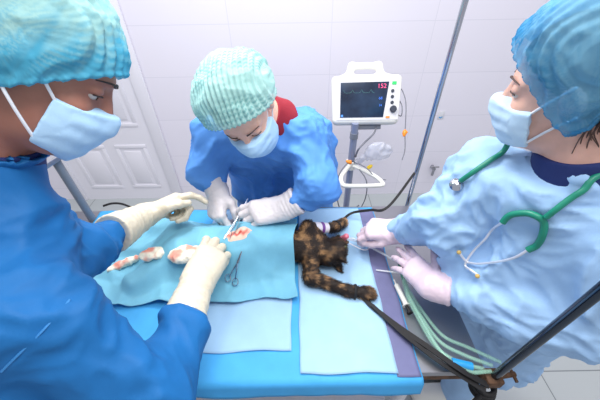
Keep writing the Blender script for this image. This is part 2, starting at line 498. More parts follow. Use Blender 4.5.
# ------------------------------------------------------------------ hands
FING = dict(index=(.092, .030, (.043, .026, .022), .0090), middle=(.096, .010, (.048, .030, .023), .0093),
            ring=(.090, -.011, (.044, .028, .022), .0088), pinky=(.080, -.031, (.034, .020, .019), .0078))
def hand(wrist, fwd, back, right, curl, thumb, spread=(.10, .02, -.06, -.16), s=1.0, grow=0.0):
    """curl: four triples of bend angles in degrees; thumb: three directions in (F,T,N)"""
    Fw = nrm(fwd); N = V3(back); N = nrm(N - Fw * (N @ Fw)); T = np.cross(Fw, N) * (-1 if right else 1)
    o = V3(wrist)
    W_ = lambda f, t, n: o + (Fw * f + T * t + N * n) * s
    g = grow
    palm = []
    for (kf, kt, _, _), wt in zip(FING.values(), (.016, .006, -.006, -.016)):
        palm.append(C(W_(0, wt, 0), W_(kf, kt * .92, 0.001), .0165 * s + g, .0128 * s + g))
    palm.append(E(W_(.036, .024, -.012), (.032 * s + g, .017 * s + g, .017 * s + g), (Fw, T, N)))
    palm.append(E(W_(.045, -.022, -.010), (.035 * s + g, .014 * s + g, .015 * s + g), (Fw, T, N)))
    parts = [union(palm, .018 * s)]
    tips = []
    for (nm, (kf, kt, ln, r)), cv, sd in zip(FING.items(), curl, spread):
        p = W_(kf, kt * .92, 0); a = 0; ps = []
        rr = r * s + g
        for i, (L, c) in enumerate(zip(ln, cv)):
            a += math.radians(c)
            d = (Fw * math.cos(sd) + T * math.sin(sd)) * math.cos(a) - N * math.sin(a)
            q = p + d * L * s
            r0 = rr * (1.04, .98, .90)[i]; r1 = rr * (.98, .90, .74)[i]
            ps.append(C(p, q, r0, r1)); p = q
        parts.append(union(ps, .004 * s)); tips.append(p)
    p = W_(.018, .022, -.008); ps = []
    for i, (L, d) in enumerate(zip((.044, .033, .026), thumb)):
        d = nrm(d); q = p + (Fw * d[0] + T * d[1] + N * d[2]) * L * s
        r0 = (.0150, .0115, .0105)[i] * s + g; r1 = (.0120, .0105, .0080)[i] * s + g
        ps.append(C(p, q, r0, r1)); p = q
    parts.append(union(ps, .006 * s)); tips.append(p)
    def f(P):
        d = parts[0](P)
        for q in parts[1:5]: 
            d = smin(d, q(P), .0045 * s)
        return smin(d, parts[5](P), .009 * s)
    f.center = W_(.08, 0, -.01); f.tips = tips; f.frame = (Fw, T, N)
    return f

# ------------------------------------------------------------------ heads
class Head:
    def __init__(s, c, f, u, sc=1.0):
        s.c = V3(c); s.u = nrm(u); f = V3(f); s.f = nrm(f - s.u * (f @ s.u)); s.r = np.cross(s.f, s.u); s.s = sc   # r = the person's right
        s.R = (s.f, s.r, s.u)
    def w(s, f, r, u): return s.c + (s.f * f + s.r * r + s.u * u) * s.s
    def loc(s, P): return ((P - s.c) @ np.stack(s.R).T) / s.s
    def skull(s, g=0.0):
        k = s.s; e = lambda c, r: E(s.w(*c), [x * k + g for x in r], s.R); c_ = lambda a, b_, ra, rb=None: C(s.w(*a), s.w(*b_), ra * k + g, (ra if rb is None else rb) * k + g)
        return union([e((-.012, 0, .035), (.098, .076, .088)), e((.028, 0, -.035), (.064, .060, .088)), e((.040, 0, -.085), (.042, .042, .032)), e((.068, 0, -.095), (.020, .022, .018))], .03)
    def face(s):
        k = s.s; e = lambda c, r: E(s.w(*c), [x * k for x in r], s.R); c_ = lambda a, b_, ra, rb=None: C(s.w(*a), s.w(*b_), ra * k, (ra if rb is None else rb) * k)
        base = s.skull()
        feat = [c_((.088, 0, .012), (.108, 0, -.030), .008, .0125), e((.098, .011, -.034), (.010, .009, .008)), e((.098, -.011, -.034), (.010, .009, .008)),
                c_((.082, .014, .027), (.066, .048, .022), .010, .008), c_((.082, -.014, .027), (.066, -.048, .022), .010, .008),
                e((.062, .038, -.028), (.026, .022, .020)), e((.062, -.038, -.028), (.026, .022, .020)),
                c_((.088, .016, -.066), (.088, -.016, -.066), .007), c_((.087, .013, -.075), (.087, -.013, -.075), .008)]
        f0 = union([base] + feat, .012 * k)
        f1 = carve(f0, [e((.094, .033, .004), (.018, .017, .011)), e((.094, -.033, .004), (.018, .017, .011))], .008 * k)
        ear = []
        for q in (1, -1):
            ear += [e((-.012, q * .078, .000), (.020, .011, .031)), e((-.004, q * .075, -.022), (.010, .010, .014))]
        f2 = union([f1] + ear, .008 * k)
        f3 = carve(f2, [e((-.006, q * .090, .004), (.009, .008, .018)) for q in (1, -1)], .005)
        # upper lids over the eyeballs
        return union([f3] + [e((.076, q * .033, .008), (.0135, .0165, .0105)) for q in (1, -1)], .003)
def strap_pts(h, a, bq, bulge, n=6):
    a = V3(a); bq = V3(bq)
    return [h.w(*(a + (bq - a) * t + np.array([0, bulge * math.sin(PI * t), 0]))) for t in np.linspace(0, 1, n)]

def gown_disp(V, N, amp=1.0, seed=0, f=1.0):
    """cloth folds: long soft ridges plus crumple"""
    w = np.stack([perlin(V * 5, seed + k_) for k_ in (31, 32, 33)], 1) * .09
    Q = (V + w) * f
    ra = lambda S_, sd: np.abs(perlin(S_, sd)) * 2
    a1 = np.array([[.80, .10, -.59], [.1, .99, .05], [.59, -.1, .80]]); a2 = np.array([[.75, 0, .66], [0, 1, 0], [-.66, 0, .75]])
    d = .016 * (.36 - np.clip(ra(Q @ a1.T * np.array([8, 8, 2.6]), seed), 0, 1)) + .013 * (.36 - np.clip(ra(Q @ a2.T * np.array([10, 10, 3.2]), seed + 5), 0, 1))
    d += .0075 * (.36 - ra(Q * 15, seed + 1)) + .0036 * (.36 - ra(Q * 31, seed + 2))
    d = np.where(d < 0, -.011 * np.tanh(-d / .011), d)
    return V + N * (d * amp)[:, None]
def cut(f, q, n):
    q = V3(q); n = nrm(n)
    return lambda P: np.maximum(f(P), (P - q) @ n)
def bounds(ps, pad):
    A = np.array([list(p) for p in ps]); return A.min(0) - pad, A.max(0) + pad

def person(J, head, hands, label, mats, base):
    """J: joints. returns the root with body, head gear and gloves; the gown is added by the caller"""
    root = thing('person', base, label, 'person')
    side = nrm(V3(J['shR']) - V3(J['shL']))
    body = [C(V3(J['pelvis']) + side * .07, V3(J['chest']) + side * .07, .080, .082), C(V3(J['pelvis']) - side * .07, V3(J['chest']) - side * .07, .080, .082),
            C(J['shR'], J['shL'], .040), C(V3(J['chest']), V3(J['neck']), .072, .048)]
    for q in 'RL':
        body += [C(J['sh' + q], J['el' + q], .038, .032), C(J['el' + q], J['wr' + q], .031, .0225)]
        hip = V3(J['pelvis']) + side * (.075 if q == 'R' else -.075); kn = V3(J['knee' + q]); ft = V3(J['foot' + q])
        body += [C(hip, kn, .066, .045), C(kn, ft + V3((0, 0, .08)), .043, .034), C(ft + V3((0, 0, .045)), ft + V3(J['toe']) * .15 + V3((0, 0, .035)), .038, .033)]
    nb = head.w(-.03, 0, -.06)
    neck = [C(nb, J['neck'], .052, .058)]
    tors = union(body, .05); nk = union(neck, .03); hd = head.face()
    hs = [hand(**dict(h, grow=-.003)) for h in hands]
    def f(P):
        d = tors(P)
        m_ = np.linalg.norm(P - head.c, axis=1) < .32
        if m_.any(): d[m_] = smin(d[m_], smin(nk(P[m_]), hd(P[m_]), .02), .04)
        for h in hs:
            m_ = np.linalg.norm(P - h.center, axis=1) < .22
            if m_.any(): d[m_] = smin(d[m_], h(P[m_]), .012)
        return d
    pts = [J[k_] for k_ in J if k_ != 'toe'] + [h.center for h in hs] + [head.w(*c) for c in ((.15, 0, 0), (-.12, 0, 0), (0, 0, .13), (0, .1, 0), (0, -.1, 0))]
    lo, hi = bounds(pts, .13)
    lo[2] = -.005
    V, F = surf(f, lo, hi, .004)
    mesh_obj('body', V, F, mats['skin'], root)
    for q in 'RL':
        kn = V3(J['knee' + q]); ft = V3(J['foot' + q]); hip = V3(J['pelvis']) + side * (.075 if q == 'R' else -.075); toe = nrm(J['toe'])
        fl = union([C(hip, kn, .080, .080), C(kn, ft + V3((0, 0, .05)), .080, .064)], .03)
        lo, hi = bounds([hip, kn, ft], .12)
        V, F = surf(lambda P: np.maximum(np.maximum(fl(P), .055 - P[:, 2]), P[:, 2] - .60), lo, hi, .006); N = vnormals(V, F)
        V = V + N * (.006 * perlin(V * np.array([18, 18, 9]), 3))[:, None]
        mesh_obj('trouser_leg', V, F, mats['trousers'], root)
        fs = union([C(ft + toe * -.05 + V3((0, 0, .042)), ft + toe * .16 + V3((0, 0, .036)), .043, .042), C(ft + V3((0, 0, .05)), ft + V3((0, 0, .085)), .044, .043)], .03)
        lo, hi = bounds([ft, ft + toe * .2], .12)
        V, F = surf(lambda P: np.maximum(fs(P), -P[:, 2] + .001), lo, hi, .005)
        mesh_obj('shoe', V, F, M['white_plastic'], root)
    # hair under the cap
    hf = union([head.skull(.0025), E(head.w(-.055, 0, .03), (.062, .07, .075), head.R)], .03)
    def hcut(P):
        q = head.loc(P); return np.maximum(hf(P), -(q[:, 2] - (.066 + (q[:, 0] - .075) * mats.get('hairslope', .95))))
    lo, hi = bounds([head.c], .16)
    V, F = surf(hcut, lo, hi, .004); N = vnormals(V, F); q = head.loc(V)
    V = V + N * (.0018 * np.sin(60 * np.arctan2(q[:, 1], q[:, 0] + .05) + 3 * perlin(V * 30)))[:, None]
    mesh_obj('hair', V, F, mats['hair'], root)
    for q in (1, -1):
        ey = MB(); ey.ball(head.w(.0745, q * .033, .0030), .0118, n=16); eo = ey.build('eye', mats['eyewhite'], root)
        ir = MB(); ir.lathe([(.006, 0), (.0055, .0012), (.001, .0018)], head.w(.0848, q * .033, .0005), head.f, 14); ir.build('iris', M['iris'], eo)
        eb = MB(); pts = spline([head.w(.0960, q * .015, .0265), head.w(.0925, q * .030, .0295), head.w(.0735, q * .052, .0225)], 6)
        eb.tube(pts, lambda t_: .0024 * (1 - .6 * t_), 8); eb.build('eyebrow', mats['hair'], root)
        el = MB(); pts = spline([head.w(.087, q * .019, .0025), head.w(.0905, q * .033, .0035), head.w(.080, q * .048, .001)], 6); el.tube(pts, .0011, 6); el.build('eyelashes', mats['hair'], root)
    return root
M['iris'] = simple('iris', rgb(60, 45, 35), .2)
M['eyewhite'] = simple('eye_white', rgb(196, 188, 182), .25)
def mask(head, root, mat, strapmat, seed=0, g=.009, top0=-.002, bk0=.030):
    k = head.s; e = lambda c, r: E(head.w(*c), [x * k for x in r], head.R)
    f0 = union([head.skull(g), C(head.w(.092, 0, -.005), head.w(.112, 0, -.034), .012, .018), e((.055, 0, -.055), (.058, .060, .062))], .035)
    def f(P):
        q = head.loc(P); a = np.abs(q[:, 1])
        top = q[:, 2] - (top0 - .22 * a); bot = (-.122 + .35 * a) - q[:, 2]; bk = bk0 + .06 * np.clip(a - .05, 0, 1) - q[:, 0]
        return np.maximum.reduce([f0(P), top, bot, bk])
    lo, hi = bounds([head.w(.06, 0, -.06)], .12)
    V, F = surf(f, lo, hi, .0026); N = vnormals(V, F); q = head.loc(V)
    V = V + N * (.0007 * np.sin(q[:, 2] * 2 * PI / .026) * (np.abs(q[:, 1]) < .062) + .0008 * perlin(V * 60, seed))[:, None]
    o = mesh_obj('face_mask', V, F, mat, root)
    for sgn in (1, -1):
        b = MB(); b.tube(strap_pts(head, (bk0 + .006, sgn * .064, -.022 + min(0, top0 + .002) * 1.0), (-.012, sgn * .090, .030), .006), .0021, 8); b.build('ear_loop', strapmat, o)
        b = MB(); b.tube(strap_pts(head, (bk0 + .004, sgn * .058, -.094), (-.022, sgn * .087, -.022), .008), .0021, 8); b.build('ear_loop', strapmat, o)
    return o
def cap(head, root, mat, rad=(.128, .112, .108), cen=(-.028, 0, .072), edge=(.045, .62), seed=0, pleats=26, crimp=0.0, tint=None, grad=(.02, .13)):
    k = head.s
    f0 = union([E(head.w(*cen), [x * k for x in rad], head.R), head.skull(.0145)] + [E(head.w(-.012, q * .076, -.002), (.036, .024, .046), head.R) for q in (1, -1)], .02)
    def plane(q): return q[:, 2] - (edge[0] + (q[:, 0] - .09) * edge[1])
    def f(P): return np.maximum(f0(P), -plane(head.loc(P)) - .0)
    lo, hi = bounds([head.w(*cen)], max(rad) * k + .05)
    V, F = surf(f, lo, hi, .0026); N = vnormals(V, F); q = head.loc(V); h = plane(q)
    F = F[h[F].max(1) > .0014]; V, F = trim(V, F, np.ones(len(V), bool)); N = vnormals(V, F); q = head.loc(V); h = plane(q)
    c = q - np.array([cen[0], 0, 0]); phi = np.arctan2(c[:, 1], c[:, 0])
    # pleats run front to back in parallel columns
    ph = q[:, 1] / (.26 / pleats) + .55 * perlin(V * 12, seed) + .25 * np.sin(q[:, 0] * 30)
    arc = np.arctan2(q[:, 2] - .01, q[:, 0] + .03) * .125
    tri = np.abs((ph % 1) - .5) * 2
    am = .0042 * (1 - sstep(.06, .20, h)) + .0022
    d = am * (tri - .5) * (.15 + .85 * sstep(.0, .025, h)) + .012 * perlin(V * 9, seed + 2) * sstep(.02, .07, h) + .0045 * (.36 - np.abs(perlin(V * 20, seed + 3)) * 2) * sstep(.015, .05, h) + .0012 * sstep(.006, .02, h) * (.36 - np.abs(perlin(V * 45, seed + 6)) * 2)
    d = d + .0016 * np.sin(phi * 52) * (1 - sstep(.004, .014, h)) + .003 * np.exp(-((h - .004) / .004) ** 2)
    if crimp: d = d + crimp * np.sin(arc * 2 * PI / .0115 + 1.2 * np.sin(ph * 2 * PI))
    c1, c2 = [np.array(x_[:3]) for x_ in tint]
    if crimp and grad is None:
        st = .6 * sstep(-.3, .3, np.sin(arc * 2 * PI / .0115 + 1.0 * np.sin(ph * 2 * PI))) * sstep(.12, .3, tri) * sstep(-.2, .15, perlin(V * 10, seed + 8))
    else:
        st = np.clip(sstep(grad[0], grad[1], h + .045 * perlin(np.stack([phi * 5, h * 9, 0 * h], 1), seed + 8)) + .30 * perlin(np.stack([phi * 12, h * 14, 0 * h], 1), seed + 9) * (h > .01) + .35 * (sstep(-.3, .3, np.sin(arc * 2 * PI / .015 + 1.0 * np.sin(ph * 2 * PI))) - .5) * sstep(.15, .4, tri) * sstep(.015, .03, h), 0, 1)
    V = V + N * d[:, None]
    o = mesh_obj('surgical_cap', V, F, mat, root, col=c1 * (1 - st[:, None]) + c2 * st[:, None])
    return o
def glove(h, elbow, wrist, cufflen, mat, root, seed=0, wr=.0275, cr_=.042, label=None):
    hf = hand(**dict(h, grow=.0014))
    w = V3(wrist); ax = nrm(V3(elbow) - w)
    fw, T, N_ = hf.frame
    cu = union([C(w - T * .010, w + ax * cufflen - T * .012, wr, cr_), C(w + T * .010, w + ax * cufflen + T * .012, wr, cr_)], .02)
    def f(P):
        d = smin(hf(P), cu(P), .022)
        return np.maximum(d, (P - (w + ax * cufflen)) @ ax)
    lo, hi = bounds([hf.center, w + ax * cufflen, w] + list(hf.tips), .07)
    V, F = surf(f, lo, hi, .0027); N = vnormals(V, F)
    s = (V - w) @ ax
    am = sstep(-.03, .02, s) * (1 - .6 * sstep(cufflen - .03, cufflen, s))
    V = V + N * (am * (.0030 * (np.clip(ridged(np.stack([s * 55, V[:, 1] * 14, V[:, 0] * 14], 1), seed), -1, 1) - .2)) + .0007 * ridged(V * 70, seed + 4) + .0012 * np.exp(-((s - cufflen + .006) / .004) ** 2))[:, None]
    o = mesh_obj('surgical_glove', V, F, mat, root)
    if label: plabel(o, label)
    return o, hf

def neckhole(J, ax, off, r=.088):
    a = V3(J['neck']) + ax * off
    def q(P):
        t = (P - a) @ ax
        return np.minimum(t, r - np.linalg.norm(P - a - t[:, None] * ax, axis=1))
    return q
def gown(prims, k, cuts, lo_hi_pts, mat, root, amp, seed, f=1.0, vox=.0055, label=None):
    g = union([union([q_ for q_ in prims if not callable(q_)], .05)] + [q_ for q_ in prims if callable(q_)], k)
    def fn(P):
        d = g(P)
        for ct in cuts:
            d = np.maximum(d, ct[0](P)) if callable(ct[0]) else np.maximum(d, (P - V3(ct[0])) @ nrm(ct[1]))
        return d
    lo, hi = bounds(lo_hi_pts, .20)
    V, F = surf(fn, lo, hi, vox); N = vnormals(V, F)
    V = gown_disp(V, N, amp, seed, f)
    o = mesh_obj('surgical_gown', V, F, mat, root)
    if label: plabel(o, label)
    return o
def collar(J, head, mat, root, up=.035, r=.066, name='scrub_collar'):
    a = V3(J['neck']); n = head.w(-.03, 0, -.06); ax = nrm(n - a)
    q0 = a - ax * .05; q1 = a + ax * up
    g = union([C(a - ax * .08, a + ax * .1, r + .022, r - .006)], .01)
    inner = union([C(a - ax * .08, a + ax * .1, r + .017, r - .011)], .01)
    def f(P):
        s = (P - a) @ ax
        return np.maximum.reduce([g(P), s - up, -.05 - s])
    lo, hi = bounds([a], .14)
    V, F = surf(f, lo, hi, .003); N = vnormals(V, F)
    V = V + N * (.002 * perlin(V * 25))[:, None]
    return mesh_obj(name, V, F, mat, root)

M['gown_navy'] = cloth('gown_deep_blue', rgb(24, 98, 160), .62, .10, 200, .15, 13, .6)
M['gown_royal'] = cloth('gown_royal_blue', rgb(84, 142, 214), .65, .10, 200, .15, 14, .6)
M['gown_light'] = cloth('gown_light_blue', rgb(158, 194, 232), .75, .06, 240, .25, 13, .6)
M['cap_teal'] = cloth('cap_teal', rgb(110, 200, 222), .6, .12, 240, .2, 26, .3, .3, .80, tint=True)
M['cap_mint'] = cloth('cap_mint', rgb(168, 226, 226), .6, .12, 240, .2, 26, .3, .3, .80, tint=True)
M['cap_sky'] = cloth('cap_sky', rgb(100, 182, 224), .6, .10, 240, .2, 26, .3, .3, .54, tint=True)
M['mask_blue'] = cloth('mask_blue', rgb(172, 208, 238), .75, .06, 300, .2, 14, .1)
M['mask_pale'] = cloth('mask_pale', rgb(190, 218, 240), .75, .05, 300, .2, 14, .1)
M['loop'] = simple('ear_loop_white', rgb(225, 228, 235), .7)
M['latex'] = simple('latex_cream', rgb(208, 199, 178), .42, bump=(120, .08), var=(20, .04))
M['latex_white'] = simple('latex_white', rgb(212, 206, 208), .42, bump=(120, .08), var=(20, .04))
M['latex_pink'] = simple('latex_pink', rgb(216, 196, 208), .42, bump=(120, .08), var=(20, .04))
M['skin_dark'] = skin_mat('skin_brown', rgb(160, 108, 92))
M['skin_fair'] = skin_mat('skin_fair', rgb(228, 180, 162))
M['hair_dark'] = simple('hair_dark', rgb(48, 36, 34), .6, bump=(200, .5))
M['hair_brown'] = simple('hair_brown', rgb(84, 60, 52), .55, bump=(200, .5))
M['red_shirt'] = simple('red_jersey', rgb(140, 22, 42), .85, bump=(400, .3))
M['navy_scrub'] = simple('navy_scrubs', rgb(24, 42, 100), .8, bump=(400, .3))

# ================================================================== person on the left
J1 = dict(pelvis=(-.56, .055, .92), chest=(-.52, .30, 1.19), neck=(-0.492, 0.425, 1.428),
          shR=(-.40, .235, 1.255), shL=(-0.584, 0.448, 1.261), elR=(-.262, .175, 1.06), elL=(-0.502, 0.406, 1.163),
          wrR=(-0.262, 0.455, 1.02), wrL=(-0.471, 0.679, 1.045),
          kneeR=(-.50, .02, .48), kneeL=(-.62, .12, .48), footR=(-.48, -.05, 0), footL=(-.64, .08, 0), toe=(.35, .9, 0))
H1 = Head((-0.378, 0.473, 1.54), (.70, .10, -.70), (.553, .50, .64), .98)
h1R = dict(wrist=J1['wrR'], fwd=V3((-0.244, 0.601, 1)) - V3(J1['wrR']), back=(.22, -.10, .95), right=True,
           curl=((2, 48, 35), (8, 70, 40), (14, 76, 45), (22, 76, 45)), thumb=((.8, .35, -.5), (.95, .05, -.35), (.95, -.2, -.3)), s=1.12)
h1L = dict(wrist=J1['wrL'], fwd=V3((-0.382, 0.758, 1.05)) - V3(J1['wrL']), back=(.05, .80, .55), right=False,
           curl=((18, 30, 20), (70, 75, 40), (75, 85, 45), (80, 85, 45)), thumb=((.9, .5, -.2), (.98, .05, -.2), (.95, -.15, -.35)), s=1.05)
p1 = person(J1, H1, (h1R, h1L), 'person in deep blue gown bending over the table at left, seen from behind', dict(skin=M['skin_dark'], hair=M['hair_dark'], trousers=M['navy_scrub'], eyewhite=M['eyewhite']), (-.55, .04, 0))
mask(H1, p1, M['mask_blue'], M['loop'], 1, .004, -.014, .046)
cap(H1, p1, M['cap_teal'], rad=(.116, .104, .100), cen=(-.034, 0, .046), edge=(.042, 1.0), seed=1, pleats=15, crimp=.0004, tint=(rgb(84, 186, 222), rgb(176, 226, 226)))  # paler mint crown paints the light on top; cyan rim is gathered fabric
collar(J1, H1, M['navy_scrub'], p1, .026, .062)
_, hf1R = glove(h1R, J1['elR'], J1['wrR'], .105, M['latex'], p1, 1, .0262, .034)
_, hf1L = glove(h1L, J1['elL'], J1['wrL'], .150, M['latex'], p1, 2, .030, .047)
s1 = nrm(V3(J1['shR']) - V3(J1['shL']))
P_ = []
for q in (1, -1):
    P_ += [C(V3(J1['pelvis']) + s1 * .075 * q, V3(J1['chest']) + s1 * .075 * q, .112, .118), C(V3(J1['pelvis']) + s1 * .075 * q, V3(J1['pelvis']) + s1 * .09 * q + V3((0, 0, -.46)), .112, .15)]
P_ += [C(J1['shR'], J1['shL'], .074), C(J1['chest'], J1['neck'], .105, .076)]
wr = V3(J1['wrR']); el = V3(J1['elR']); a1 = nrm(el - wr)
P_ += [union([C(J1['shR'], el, .078, .068), C(el, wr + a1 * .118, .070, .050)], .04)]
wl = V3(J1['wrL']); el2 = V3(J1['elL']); a2 = nrm(el2 - wl)
P_ += [union([C(J1['shL'], el2, .080, .068), C(el2, wl + a2 * .135, .066, .046)], .04)]
nk = nrm(H1.w(-.03, 0, -.06) - V3(J1['neck']))
gown(P_, .022, [(neckhole(J1, nk, .016, .066),), ((0, 0, .46), (0, 0, -1))], [J1['pelvis'], J1['shR'], J1['shL'], el, el2, wr, wl, (-.55, .1, .44)], M['gown_navy'], p1, 1.15, 3, .8)

b = MB(); b.tube([tuple(wr + a1 * .09), tuple(wr + a1 * .14)], .0385, 24, .042); b.build('knitted_cuff', M['latex_white'], p1)
bv1 = bvh_of([c for c in p1.children if c.name.startswith('surgical_gown')][0])
M['seam'] = simple('seam_blue', rgb(48, 124, 188), .7)
for pth in (((2, 371), (20, 353), (45, 328), (70, 300)), ((70, 300), (88, 290), (104, 279), (118, 268))):
    q_ = [on(bv1, x_, y_, .0008) for x_, y_ in pth]; q_ = [v_ for v_ in q_ if v_ is not None]
    if len(q_) > 2:
        b = MB(); b.tube(spline(q_, 8), .0018, 6); b.build('seam', M['seam'], p1)

# ================================================================== person behind the table
J2 = dict(pelvis=(-.07, 1.05, .92), chest=(-.085, .965, 1.13), neck=(-0.092, 0.855, 1.272),
          shR=(-0.271, 0.877, 1.197), shL=(0.013, 0.859, 1.207), elR=(-0.312, 0.836, 1.101), elL=(0.063, 0.74, 1.095),
          wrR=(-0.278, 0.798, 1.045), wrL=(-0.051, 0.718, 1.03),
          kneeR=(-.15, 1.08, .48), kneeL=(.04, 1.08, .48), footR=(-.16, 1.12, 0), footL=(.05, 1.12, 0), toe=(0, -1, 0))
H2 = Head((-0.143, 0.76, 1.338), (.10, -.78, -.60), (-.30, -.60, .72), .90)
h2R = dict(wrist=J2['wrR'], fwd=(.02, -.70, -.62), back=(-.55, -.35, .70), right=True,
           curl=((35, 40, 20), (45, 40, 25), (50, 45, 25), (55, 45, 25)), thumb=((.75, .6, -.3), (.9, .1, -.4), (.9, -.2, -.4)), s=.95)
h2L = dict(wrist=J2['wrL'], fwd=V3((-0.145, 0.697, 1.03)) - V3(J2['wrL']), back=(-.25, -.50, .80), right=False,
           curl=((30, 30, 15), (35, 35, 20), (40, 40, 20), (45, 40, 20)), thumb=((.8, .45, -.45), (.95, .1, -.3), (.95, 0, -.3)), s=1.0)
p2 = person(J2, H2, (h2R, h2L), 'person in royal blue gown and pale mint cap standing behind the table', dict(skin=M['skin_fair'], hair=M['hair_brown'], trousers=M['red_shirt'], eyewhite=M['eyewhite']), (-.055, 1.12, 0))
mask(H2, p2, M['mask_blue'], M['loop'], 2)
cap(H2, p2, M['cap_mint'], grad=None, rad=(.122, .120, .084), cen=(-.026, 0, .060), edge=(.084, .66), seed=2, pleats=20, crimp=.0001, tint=(rgb(190, 236, 232), rgb(92, 170, 172)))
collar(J2, H2, M['red_shirt'], p2, .030, .060)
_, hf2R = glove(h2R, J2['elR'], J2['wrR'], .035, M['latex_white'], p2, 3, .026, .033)
_, hf2L = glove(h2L, J2['elL'], J2['wrL'], .050, M['latex_white'], p2, 4, .027, .034)
s2 = nrm(V3(J2['shR']) - V3(J2['shL']))
P_ = []
for q in (1, -1):
    P_ += [C(V3(J2['pelvis']) + s2 * .105 * q, V3(J2['chest']) + s2 * .095 * q, .118, .120), C(V3(J2['pelvis']) + s2 * .105 * q, V3(J2['pelvis']) + s2 * .09 * q + V3((0, 0.02, -.46)), .115, .14)]
P_ += [C(J2['shR'], J2['shL'], .066), C(J2['chest'], J2['neck'], .100, .060)]
for q, cl in (('R', .030), ('L', .045)):
    wq = V3(J2['wr' + q]); eq = V3(J2['el' + q]); aq = nrm(eq - wq)
    P_ += [union([C(J2['sh' + q], eq, .072, .064), C(eq, wq + aq * cl, .062, .036)], .035)]
nk = nrm(H2.w(-.03, 0, -.06) - V3(J2['neck']))
gown(P_, .020, [(neckhole(J2, nk, .008),), ((0, 0, .46), (0, 0, -1))], [J2['pelvis'], J2['shR'], J2['shL'], J2['elR'], J2['elL'], J2['wrR'], J2['wrL'], (-.06, 1.1, .44)], M['gown_royal'], p2, 1.0, 11, .95)

bv2 = bvh_of([c for c in p2.children if c.name.startswith('surgical_gown')][0])
q_ = [on(bv2, x_, y_, o_) for x_, y_, o_ in ((279, 96, .004), (286, 95, .014), (294, 97, .018), (300, 101, .008), (293, 102, .012), (284, 100, .004))]; q_ = [v_ for v_ in q_ if v_ is not None]
if len(q_) > 3:
    b = MB(); b.strip(spline(q_, 8), .010, .0015, (0, -.3, .95)); b.build('neck_tie', M['gown_royal'], p2)

# ================================================================== person on the right
J3 = dict(pelvis=(.64, .51, .92), chest=(.545, .465, 1.17), neck=(.505, .458, 1.36),
          shR=(0.427, 0.558, 1.268), shL=(.565, .34, 1.255), elR=(0.371, 0.544, 1.126), elL=(.585, .315, 1.06),
          wrR=(0.307, 0.661, 0.975), wrL=(0.341, 0.452, 0.985),
          kneeR=(.67, .60, .48), kneeL=(.68, .49, .48), footR=(.71, .61, 0), footL=(.71, .50, 0), toe=(-1, 0, 0))
H3 = Head((0.449, 0.49, 1.482), (-.70, .66, -.28), (-.22, .10, .97), .88)
h3R = dict(wrist=J3['wrR'], fwd=V3((0.229, 0.677, 0.97)) - V3(J3['wrR']), back=(-.05, -.25, .95), right=True,
           curl=((40, 50, 25), (50, 50, 30), (55, 55, 30), (60, 55, 30)), thumb=((.85, .5, -.3), (.95, .05, -.3), (.95, -.15, -.2)), s=.92)
h3L = dict(wrist=J3['wrL'], fwd=V3((0.309, 0.541, 0.968)) - V3(J3['wrL']), back=(-.25, -.45, .85), right=False,
           curl=((6, 10, 6), (6, 12, 8), (8, 12, 8), (12, 14, 8)), thumb=((.7, .75, -.05), (.8, .55, 0), (.85, .5, 0)), spread=(.14, .03, -.10, -.26), s=.90)
p3 = person(J3, H3, (h3R, h3L), 'person in light blue gown standing at the right end of the table', dict(skin=M['skin_fair'], hair=M['hair_brown'], trousers=M['gown_light'], eyewhite=M['eyewhite']), (.70, .55, 0))
mask(H3, p3, M['mask_pale'], M['loop'], 3, .006, -.012, .044)
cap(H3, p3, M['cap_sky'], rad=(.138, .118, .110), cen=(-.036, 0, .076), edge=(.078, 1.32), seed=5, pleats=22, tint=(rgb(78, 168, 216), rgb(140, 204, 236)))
collar(J3, H3, M['navy_scrub'], p3, .030, .061)
_, hf3R = glove(h3R, J3['elR'], J3['wrR'], .040, M['latex_pink'], p3, 5, .027, .030)
_, hf3L = glove(h3L, J3['elL'], J3['wrL'], .045, M['latex_pink'], p3, 6, .0265, .030)
s3 = nrm(V3(J3['shR']) - V3(J3['shL']))
P_ = []
for q in (1, -1):
    P_ += [C(V3(J3['pelvis']) + s3 * .07 * q, V3(J3['chest']) + s3 * .075 * q, .115, .112), C(V3(J3['pelvis']) + s3 * .07 * q, V3(J3['pelvis']) + s3 * .07 * q + V3((0.03, 0.04, -.46)), .115, .12)]
P_ += [C((.57, .45, 1.14), (.515, .43, 1.02), .11, .085), C((.56, .46, 1.14), (0.432, 0.472, 1.055), .10, .07), C((.58, .47, 1.02), (.52, .42, .95), .09, .05)]
P_ += [C(J3['shR'], J3['shL'], .070), C(J3['chest'], J3['neck'], .105, .064)]
for q, cl, re in (('R', .018, .068), ('L', .018, .080)):
    wq = V3(J3['wr' + q]); eq = V3(J3['el' + q]); aq = nrm(eq - wq)
    P_ += [union([C(J3['sh' + q], eq, .078, re), C(eq, wq + aq * cl, re, .040)] + ([C(eq, (.50, .37, .985), .07, .06)] if q == 'L' else []), .04)]
nk = nrm(H3.w(-.03, 0, -.06) - V3(J3['neck']))
gown(P_, .020, [(neckhole(J3, nk, .008, .074),), ((0, 0, .46), (0, 0, -1))], [J3['pelvis'], J3['shR'], J3['shL'], J3['elR'], J3['elL'], J3['wrR'], J3['wrL'], (.7, .46, .44)], M['gown_light'], p3, 1.3, 21, .9)

